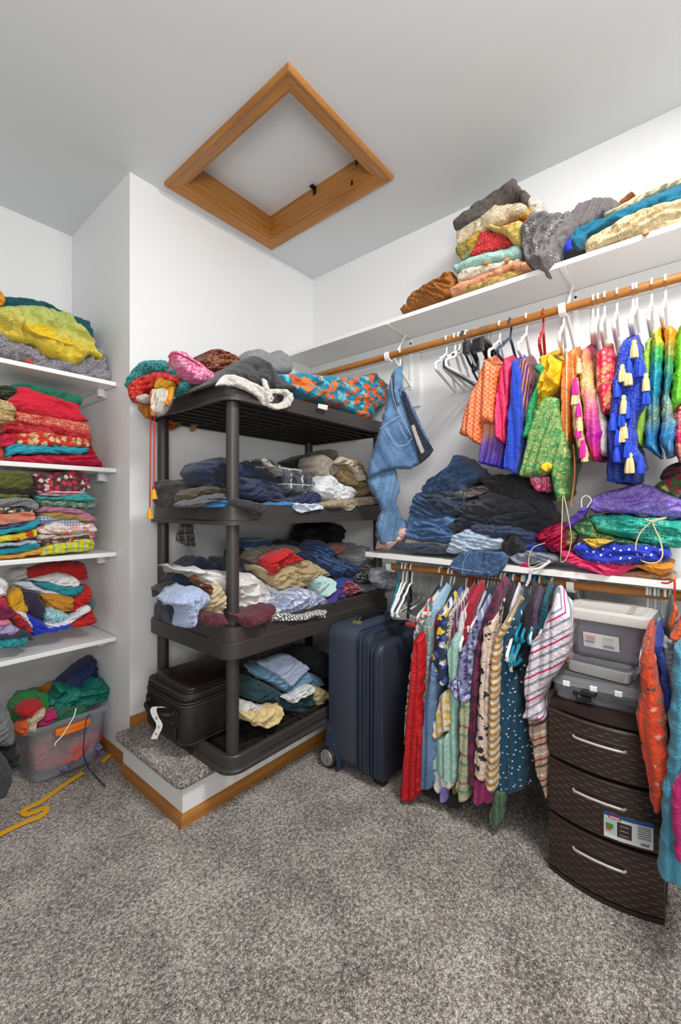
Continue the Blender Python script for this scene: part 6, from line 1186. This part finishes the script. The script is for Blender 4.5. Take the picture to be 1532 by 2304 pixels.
# boxes ------------------------------------------------------
def crate(name, label, x0, x1, y0, y1, z0, z1, mat, lidmat, lidh=.02, over=.008, r=.025, taper=.01, rz=0.0, cat='box', piv=None):
    t = thing(name, label, cat, ((x0+x1)/2, (y0+y1)/2, z0)); cx, cy = (x0+x1)/2, (y0+y1)/2
    ca, sa = math.cos(rz), math.sin(rz)
    R_ = lambda x, y, z: Vector((cx+(x-cx)*ca-(y-cy)*sa, cy+(x-cx)*sa+(y-cy)*ca, z))
    rings = []
    def ring(i, z): return [R_(x, y, z) for x, y in rrect(x0+i, y0+i, x1-i, y1-i, r)]
    zt = z1-lidh
    G().loft([ring(taper+.004, z0+.0), ring(taper, z0+.004), ring(0, zt), ring(.003, zt), ring(taper+.003, z0+.006), ring(taper+.01, z0+.006)]).build('body', mat, t, angle=40)
    G().loft([ring(-over, zt-.004), ring(-over-.001, zt+.003), ring(-over+.002, z1-.006), ring(.004, z1-.002), ring(.012, z1), ring(.016, z1-.003)]).build('lid', lidmat, t, angle=40)
    return t, R_
z0 = DT+.002
b1, R1_ = crate('storage_box', 'low clear latched box of black tools, lowest on the drawer tower', 1.635, 1.80, .135, .405, z0, z0+.082, M_clear2, M_clear, .022, .006, rz=.10)
for s in (.08, .0, -.07): G().rbox((0, 0, 0), (.006, .022, .018), .0015, 1, Matrix.Translation(R1_(1.628, .27+s, z0+.052)) @ Matrix.Rotation(.10, 4, 'Z')).build('latch', M_whitep, b1)
tl = G()
for k in range(9):
    a = R1_(1.655+.013*(k % 5), .16+.024*k, z0+.012+.012*(k % 3)); 
    tl.rbox((-.012, -.035, 0), (.03, .04, .018), .003, 1, Matrix.Translation(a) @ Matrix.Rotation(.3*k, 4, 'Z'))
o = tl.build('contents', plain('black_contents', '1c1c1e', .5), b1); o['label'] = 'jumble of small black items seen through the plastic'; o['kind'] = 'stuff'
b2, R2_ = crate('storage_box', 'flat white-based clear-lidded box, second from the bottom on the drawer tower', 1.68, 1.84, .165, .36, z0+.083, z0+.148, plain('white_tray', 'c8c8c4', .4), M_clear, .026, .004, r=.015, taper=.004, rz=-.12)
G().rbox((-.05, -.075, 0), (.05, .075, .006), .002, 1, Matrix.Translation(R2_(1.76, .262, z0+.123)) @ Matrix.Rotation(-.12, 4, 'Z')).build('contents', plain('grey_contents', '6e7274', .5), b2)
b3, R3_ = crate('storage_box', 'tall clear bin with a pale grey lid and white sticker, topmost on the drawer tower', 1.66, 1.86, .125, .365, z0+.150, z0+.150+.165, M_clear, M_lid, .03, .012, r=.03, taper=.022, rz=-.05)
cg = fab('floral', '9a8aa0', 'c8705c', '5aa0a8', 'd8b888', s=3)
G().rbox((1.69, .155, z0+.155), (1.83, .335, z0+.255), .02, 2).build('contents', cg, b3)
G().rbox((1.69, .17, z0+.313), (1.84, .185, z0+.3165), .001, 1).build('lid_groove', plain('groove_grey', 'a8a8a4', .5), b3)
def tag3(name, mat, ya, yb, za, zb, off):
    p = [R3_(1.672+(.012 if zz == za else -.0)-off-.004+.0, y, zz) for y, zz in ((ya, za), (yb, za), (yb, zb), (ya, zb))]
    q = [v+Vector((.0006, 0, 0)) for v in p]
    return G().loft([q, p]).build(name, mat, b3)
zz = z0+.185
l_ = tag3('sticker', fl('sticker_white', 'e8ecec'), .305, .200, zz, zz+.052, .004); l_['label'] = 'white sticker with red and black print and a barcode'
for k in range(3): tag3('sticker_print', fl('ink_red', 'c83028'), .300-.002*k, .268, zz+.040-.006*k, zz+.043-.006*k, .0052)
tag3('sticker_print', fl('ink_navy', '2a3050'), .300, .272, zz+.016, zz+.022, .0052)
for k in range(8): tag3('sticker_print', fl('ink_black', '26282a'), .244-.004*k, .2425-.004*k, zz+.006, zz+.018, .0055)
tag3('sticker_print', fl('ink_grey', '7c8084'), .246, .215, zz+.038, zz+.042, .0055)
C('craft_bundle', 'brown beaded bundle wedged behind the boxes on the drawer tower', 'cloth', fab('lace', '3a241e', 'a8948a', s=1), [(1418,1560),(1432,1530),(1440,1530),(1440,1580),(1428,1600),(1414,1600)], 'x', 1.83, T=.02, D=.08, zmin=DT+.002)
# ================================================================ suitcase
sc = thing('suitcase', 'upright navy two-wheeled soft suitcase standing by the rack', 'suitcase', (1.72, 1.2, 0))
M_nv = plain('navy_canvas', '3a4050', .75, bump=.5, scale=600); M_nv2 = plain('navy_piping', '2a3850', .4); M_nvs = plain('navy_nylon', '30343f', .4, bump=.2, scale=60); M_blkp = plain('black_rubber', '18181a', .5)
# side face looks towards -x; thickness runs along y from 1.37 (back, wheels) to 1.06 (front pocket)
SX0, SX1 = 1.545, 1.99
def slab(y0, y1, z0, z1, x0, x1, r, name, mat, puff=.0, parent=sc):
    rings = []
    prof = [(0, .014), (.006, .004), (.016, 0), (.5*(y1-y0), -puff), (y1-y0-.016, 0), (y1-y0-.006, .004), (y1-y0, .014)]
    for dy, ins in prof:
        rings.append([Vector((x, y0+dy, z)) for x, z in rrect(x0+ins, z0+ins, x1-ins, z1-ins, max(.01, r-ins), 7)][::-1])
    return G().loft(rings).build(name, mat, parent, angle=50)
body = slab(1.195, 1.375, .035, .685, SX0, SX1, .055, 'body', M_nv, .003)
slab(1.130, 1.194, .030, .680, SX0+.004, SX1-.004, .05, 'expander', M_nvs, .004)
slab(1.068, 1.129, .03, .640, SX0+.006, SX1-.02, .05, 'front_pocket', M_nvs, .006)
def piping(y, z0, z1, ins, name='piping', r=.0042, mat=M_nv2):
    P_ = [(x, y, z) for x, z in rrect(SX0+ins, z0, SX1-ins, z1, .05, 7)]
    G().tube(P_, r, 6, closed=True).build(name, mat, sc, angle=60)
piping(1.366, .036, .684, .002); piping(1.200, .036, .684, .001); piping(1.180, .034, .682, .0, 'zip', .006); piping(1.138, .034, .678, .003, 'zip', .006); piping(1.120, .034, .638, .004, r=.005); piping(1.075, .034, .634, .006, r=.004)
for yy, z0_, z1_ in ((1.160, .30, .52), (1.095, .06, .36)):
    G().tube([(SX0-.002, yy, z0_), (SX0-.004, yy, (z0_+z1_)/2), (SX0-.002, yy, z1_)], .0025, 5).build('seam', M_nv2, sc, angle=60)
for s, wx in ((0, SX0+.012), (1, SX1-.012)):
    cy, cz, rw = 1.372, .052, .050; dirx = -1 if s == 0 else 1
    w = G(); w.loft([[Vector((wx+dirx*dx-.0, cy+rr*math.cos(a), cz+rr*math.sin(a))) for a in [2*PI*k/32 for k in range(32)]][::(1 if dirx < 0 else -1)] for dx, rr in ((-.03, rw-.004), (-.028, rw), (.018, rw), (.024, rw-.006), (.024, rw-.012))])
    wo = w.build('wheel', M_blkp, sc, angle=40)
    h_ = G(); h_.loft([[Vector((wx+dirx*dx, cy+rr*math.cos(a), cz+rr*math.sin(a))) for a in [2*PI*k/32 for k in range(32)]][::(1 if dirx < 0 else -1)] for dx, rr in ((.02, .037), (.028, .037), (.031, .034), (.029, .029), (.030, .0285), (.032, .012), (.032, .002))])
    h_.build('hubcap', plain('hub_silver', 'a8a6a0', .35, .5), wo, angle=30)
    G().rbox((wx+dirx*.0325-.0005, cy-.012, cz-.016), (wx+dirx*.0325+.0005, cy-.009, cz+.004), .0003, 1, Matrix.Translation((0, 0, 0))).build('hub_mark', M_blkp, wo)
    hs = [(1.318, .0), (1.300, .02), (1.298, .075), (1.318, .115), (1.335, .15), (1.345, .215), (1.378, .215), (1.386, .10), (1.372, .106), (1.342, .098), (1.32, .075), (1.314, .045), (1.316, .0)]
    G().loft([[Vector((wx+dirx*d, y, max(z, .006))) for y, z in hs][::(1 if dirx < 0 else -1)] for d in (-.01, .02)]).build('wheel_housing', M_nv2, sc, angle=40)
    for yy, z_ in ((1.356, .19), (1.33, .128)): G().tube([(wx+dirx*.018, yy, z_), (wx+dirx*.022, yy, z_)], .004, 8).build('rivet', M_steel, sc)
G().rbox((SX0+.04, 1.08, .004), (SX0+.08, 1.14, .034), .006).rbox((SX1-.08, 1.08, .004), (SX1-.04, 1.14, .034), .006).build('foot', M_blkp, sc, angle=40)
G().tube(spline([(1.66, 1.28, .682), (1.665, 1.28, .70), (1.70, 1.28, .712), (1.83, 1.28, .712), (1.865, 1.28, .70), (1.87, 1.28, .682)], 4), .011, 8).build('top_handle', M_blkp, sc, angle=60)
G().rbox((1.635, 1.262, .683), (1.668, 1.298, .698), .003).build('handle_clasp', plain('brass', 'b8a870', .35, .6), sc)
C('strap', 'pale mesh strap over the suitcase top', 'strap', fab('plain', '8a8680'), [(880,1385),(905,1378),(940,1392),(955,1402),(948,1408),(915,1396),(885,1394)], 'x', 1.69, T=.006, D=.02, fold=(0, .001))
C('red_tag', 'small red cloth end on the suitcase top', 'tag', fab('plain', 'a81820'), [(912,1400),(926,1402),(935,1410),(925,1412),(912,1407)], 'x', 1.64, T=.005, D=.02, fold=(0, .001))
# ================================================================ black carry-on bag on the lowest tier
M_bag = plain('black_nylon', '1d1c1b', .55, bump=.5, scale=500); M_pip = plain('black_piping', '3c3c3c', .4); M_brn = plain('dark_brown_vinyl', '2a211c', .35)
bg = thing('carry_on_bag', 'black softside bag with a white airline tag lying on the lowest rack tier', 'bag', (1.1, 1.73, PZ0+.04))
BX0, BX1, BY0, BY1, BZ0 = .925, 1.43, 1.60, 1.955, PZ0+.068
def bslab(z0, z1, name, mat, ins=0, r=.05, x0=BX0, x1=BX1, y0=BY0, y1=BY1, parent=bg):
    prof = [(0, .010), (.004, .003), (.012, 0), ((z1-z0)*.5, -.003), (z1-z0-.012, 0), (z1-z0-.004, .003), (z1-z0, .010)]
    return G().loft([[Vector((x, y, z0+dz)) for x, y in rrect(x0+ins+i, y0+ins+i, x1-ins-i, y1-ins-i, max(.01, r-i), 7)] for dz, i in prof]).build(name, mat, parent, angle=50)
bslab(BZ0, BZ0+.165, 'body', M_bag)
bslab(BZ0+.166, BZ0+.205, 'lid', M_bag, .004)
bslab(BZ0+.206, BZ0+.226, 'outer_flap', M_brn, .0, .03, BX0+.03, BX1-.03, BY0+.02, BY1-.03)
for z_, i_ in ((BZ0+.003, .004), (BZ0+.160, .0), (BZ0+.170, .003), (BZ0+.202, .006)):
    G().tube([(x, y, z_) for x, y in rrect(BX0+i_, BY0+i_, BX1-i_, BY1-i_, .05, 7)], .0035, 6, closed=True).build('piping', M_pip, bg, angle=60)
G().tube([(x, y, BZ0+.208) for x, y in rrect(BX0+.032, BY0+.022, BX1-.032, BY1-.032, .03, 7)], .0035, 6, closed=True).build('flap_edge', M_pip, bg, angle=60)
# handle on the left end (towards -x)
hx = BX0-.003
G().tube(spline([(hx, 1.69, BZ0+.11), (hx-.03, 1.70, BZ0+.12), (hx-.045, 1.75, BZ0+.115), (hx-.045, 1.80, BZ0+.11), (hx-.03, 1.86, BZ0+.12), (hx, 1.87, BZ0+.11)], 4), .010, 8).build('handle', M_bag, bg, angle=60)
for yy in (1.675, 1.885):
    G().rbox((hx-.006, yy-.03, BZ0+.07), (hx+.002, yy+.03, BZ0+.14), .004).build('handle_mount', M_blkp, bg, angle=40)
    for zz in (.085, .125): G().tube([(hx-.009, yy, BZ0+zz), (hx-.005, yy, BZ0+zz)], .0035, 8).build('rivet', M_steel, bg)
G().rbox((hx-.010, 1.655, BZ0+.01), (hx+.002, 1.70, BZ0+.075), .004).build('corner_guard', M_blkp, bg, angle=40)
G().tube([(1.29, BY0-.006, BZ0+.11), (1.29, BY0-.001, BZ0+.11)], .006, 10).build('stud', M_steel, bg)
for xx in (1.18, 1.40): G().rbox((xx-.003, BY0-.008, BZ0+.155), (xx+.003, BY0-.002, BZ0+.19), .001, 1).build('zip_pull', M_steel, bg)
# tag: white paper strip looped over the handle, with dark marks
tp = [at(px, py, 'v', 1.72) for px, py in ((366, 1592), (352, 1590), (345, 1597), (349, 1612), (358, 1628), (357, 1640), (351, 1652), (346, 1663))]
tsp = spline(tp, 4); wv = Vector((RX, RY, 0))*.0125; g = G()
g.loft([[p-wv, p+wv, p+wv+Vector((-.0, 0, 0))-Vector((VX, VY, 0))*-.0008, p-wv-Vector((VX, VY, 0))*-.0008] for p in tsp])
tg = g.build('paper_tag', plain('tag_white', 'e4e2dc', .6), bg, angle=60); tg['label'] = 'white paper luggage tag with dark digits'
for ch, px, py, rz in (('7', 357, 1637, -.3), ('4', 351, 1652, -.3), ('0', 352, 1616, -.2)):
    cu = bpy.data.curves.new('digit', 'FONT'); cu.body = ch; cu.size = .016; cu.extrude = .0003; cu.align_x = 'CENTER'; cu.align_y = 'CENTER'
    o = bpy.data.objects.new('tag_digit', cu); COL.objects.link(o); bpy.context.view_layer.update()
    me = bpy.data.meshes.new_from_object(o); bpy.data.objects.remove(o)
    o = bpy.data.objects.new('tag_digit', me); link(o, bg); me.materials.append(fl('ink_black', '26282a'))
    p = at(px, py, 'v', 1.718); o.location = p-bg.location; o.rotation_euler = (PI/2, rz, math.radians(-50))
# ================================================================ bin in the niche
bn = thing('storage_bin', 'milky clear plastic bin of bright clothes with an orange latch in the left niche', 'bin', (.72, 2.46, 0))
NX0, NX1, NY0, NY1 = .545, .905, 2.235, 2.645
def br_(i, z): return [Vector((x, y, z)) for x, y in rrect(NX0+i, NY0+i, NX1-i, NY1-i, .05, 6)]
G().loft([br_(.05, .004), br_(.042, .010), br_(.016, .245), br_(.010, .248), br_(.002, .250), br_(0, .262), br_(.004, .274), br_(.010, .274), br_(.012, .262), br_(.019, .25), br_(.045, .014), br_(.06, .014)]).build('body', M_clear, bn, angle=35)
for x_ in (.64, .81):
    G().tube([(x_+(.012 if x_ < .7 else -.012), NY0+.042, .02), (x_, NY0+.014, .235)], .003, 6).build('rib', M_clear, bn, angle=60)
G().rbox((.655, NY0-.014, .215), (.80, NY0+.004, .247), .006, 2).rbox((.67, NY0-.016, .21), (.785, NY0-.010, .222), .003, 1).build('latch', plain('orange_plastic', 'ee7a1c', .35), bn, angle=40)
def bc(label, mat, pts, y, T=.04, D=.08, fold=(10, .012), zmin=.02, **k):
    C('crumpled_cloth', label, 'clothing', mat, pts, 'y', y, T=T, D=D, fold=fold, zmin=zmin, **k)
bc('navy blue garment heaped highest in the clear bin', fab('plain', '16285e'), [(115,1560),(128,1540),(160,1510),(185,1492),(205,1482),(230,1484),(240,1510),(243,1560),(230,1600),(130,1600)], 2.50, T=.06, fold=(40, .014), zmin=.24)
bc('teal green shiny garment spread on top of the clear bin', fab('plain', '0e7a68', rough=.5), [(98,1590),(118,1570),(128,1540),(150,1548),(190,1555),(200,1540),(215,1528),(240,1536),(254,1545),(252,1570),(240,1585),(200,1592),(140,1598),(105,1600)], 2.36, T=.05, D=.10, fold=(15, .016), zmin=.25)
bc('bright green garment at the left of the clear bin', fab('plain', '1c8a3a'), [(22,1600),(30,1580),(50,1562),(80,1557),(108,1565),(114,1575),(95,1600),(60,1640),(40,1640),(24,1625)], 2.42, T=.05, fold=(40, .012), zmin=.24)
bc('red crumpled cloth beside the bright green one in the bin', fab('plain', 'c01820'), [(36,1598),(55,1580),(75,1575),(98,1582),(95,1600),(75,1618),(50,1618)], 2.33, T=.04, D=.05, zmin=.25)
bc('mustard cloth behind the navy garment in the bin', fab('plain', 'd8902c'), [(70,1558),(100,1545),(122,1535),(120,1562),(100,1570),(80,1562)], 2.56, T=.03, D=.04, zmin=.25)
bc('orange cloth corner over the left rim of the bin', fab('plain', 'e8641c'), [(32,1642),(45,1625),(62,1618),(58,1648),(36,1650)], 2.29, T=.02, D=.04, zmin=.25)
bc('cream silk cloth over the front rim of the bin', fab('plain', 'd8c8ac', rough=.5), [(60,1618),(80,1605),(100,1595),(98,1610),(82,1625),(78,1650),(58,1648)], 2.285, T=.02, D=.04, fold=(60, .008), zmin=.255)
bc('magenta cloth over the front rim of the bin', fab('plain', 'c01860'), [(82,1630),(98,1608),(125,1598),(122,1615),(110,1640),(88,1645)], 2.285, T=.02, D=.04, zmin=.255)
bc('dark green cloth over the front rim of the bin', fab('plain', '2a6a4a'), [(112,1640),(125,1600),(190,1594),(192,1610),(170,1620),(140,1634)], 2.29, T=.02, D=.05, zmin=.25)
inb = [('peach red cloth pressed inside the clear bin', 'd86a5a', [(80,1690),(130,1670),(215,1645),(225,1660),(190,1700),(90,1730)], 2.30), ('red cloth pressed inside the bin behind the latch', 'a82848', [(128,1670),(200,1640),(228,1640),(225,1675),(140,1695)], 2.31), ('orange cloth low inside the clear bin', 'd8603c', [(78,1715),(130,1700),(135,1730),(80,1735)], 2.305), ('violet printed cloth at the bottom of the clear bin', '4a3a80', [(132,1725),(225,1672),(222,1725),(135,1752)], 2.30)]
for lab, col, pts, y in inb: bc(lab, fab('brocade' if 'printed' in lab else 'plain', col, 'b8b0d0') if 'printed' in lab else fab('plain', col), pts, y, T=.02, D=.16, zmin=.02)
cord('white_tie', 'white drawstring hanging over the front rim of the bin', 'cord', M_whitep, [at(171, 1594, 'y', 2.24), at(166, 1612, 'y', 2.225), at(150, 1640, 'y', 2.22), at(138, 1658, 'y', 2.215), at(126, 1670, 'y', 2.215), at(123, 1678, 'y', 2.215)], .0028)
cord('blue_tie', 'dark blue drawstring trailing from the bin onto the carpet', 'cord', plain('blue_cord', '28306a', .7), [at(208, 1606, 'y', 2.25), at(196, 1614, 'y', 2.225), at(190, 1650, 'y', 2.22), at(188, 1695, 'y', 2.24), Vector(at(198, 1726, 'z', .006)), at(220, 1752, 'z', .006), at(238, 1770, 'z', .006)], .0024)
def strapf(lab, pts, w=.009):
    P = spline([at(a, b, 'z', .008) for a, b in pts], 6); g = G()
    rings = []
    for i, p in enumerate(P):
        t = (P[min(i+1, len(P)-1)]-P[max(i-1, 0)]).normalized(); s = Vector((-t.y, t.x, 0))*w*.5
        rings.append([p-s-Vector((0, 0, .002)), p+s-Vector((0, 0, .002)), p+s+Vector((0, 0, .002)), p-s+Vector((0, 0, .002))])
    o = g.loft(rings).build('ribbon', plain('yellow_ribbon', 'eeb01c', .6), None, angle=60); tag(o, lab, 'ribbon')
strapf('yellow ribbon running from the bin corner across the carpet', [(187,1738),(150,1762),(120,1783),(90,1805),(66,1816),(52,1826),(60,1832),(80,1826),(100,1818),(104,1824),(92,1836),(60,1848),(30,1862),(-10,1882)], .022)
strapf('short orange ribbon end beside the bin on the carpet', [(232,1714),(240,1706),(250,1697)], .02)
# grey black backpack cut by the left edge
bp = thing('backpack', 'grey and black backpack at the left edge on the carpet', 'backpack', (.38, 2.05, 0))
C('body', None, None, fab('plain', '77787a'), [(-60,1590),(0,1588),(20,1605),(32,1640),(34,1668),(20,1676),(-60,1680)], 'y', 2.12, T=.05, D=.12, fold=(20, .006), parent=bp)
C('base', 'black lower part', None, fab('plain', '1b1b1d'), [(-60,1676),(20,1672),(34,1665),(45,1690),(46,1718),(30,1728),(-60,1730)], 'y', 2.16, T=.05, D=.10, fold=(20, .006), parent=bp)
C('front_pocket', 'dark grey pocket', None, fab('plain', '3c3d40'), [(-60,1700),(0,1698),(20,1715),(28,1745),(16,1785),(-10,1795),(-60,1800)], 'y', 2.03, T=.04, D=.10, fold=(20, .005), parent=bp, zmin=.012)
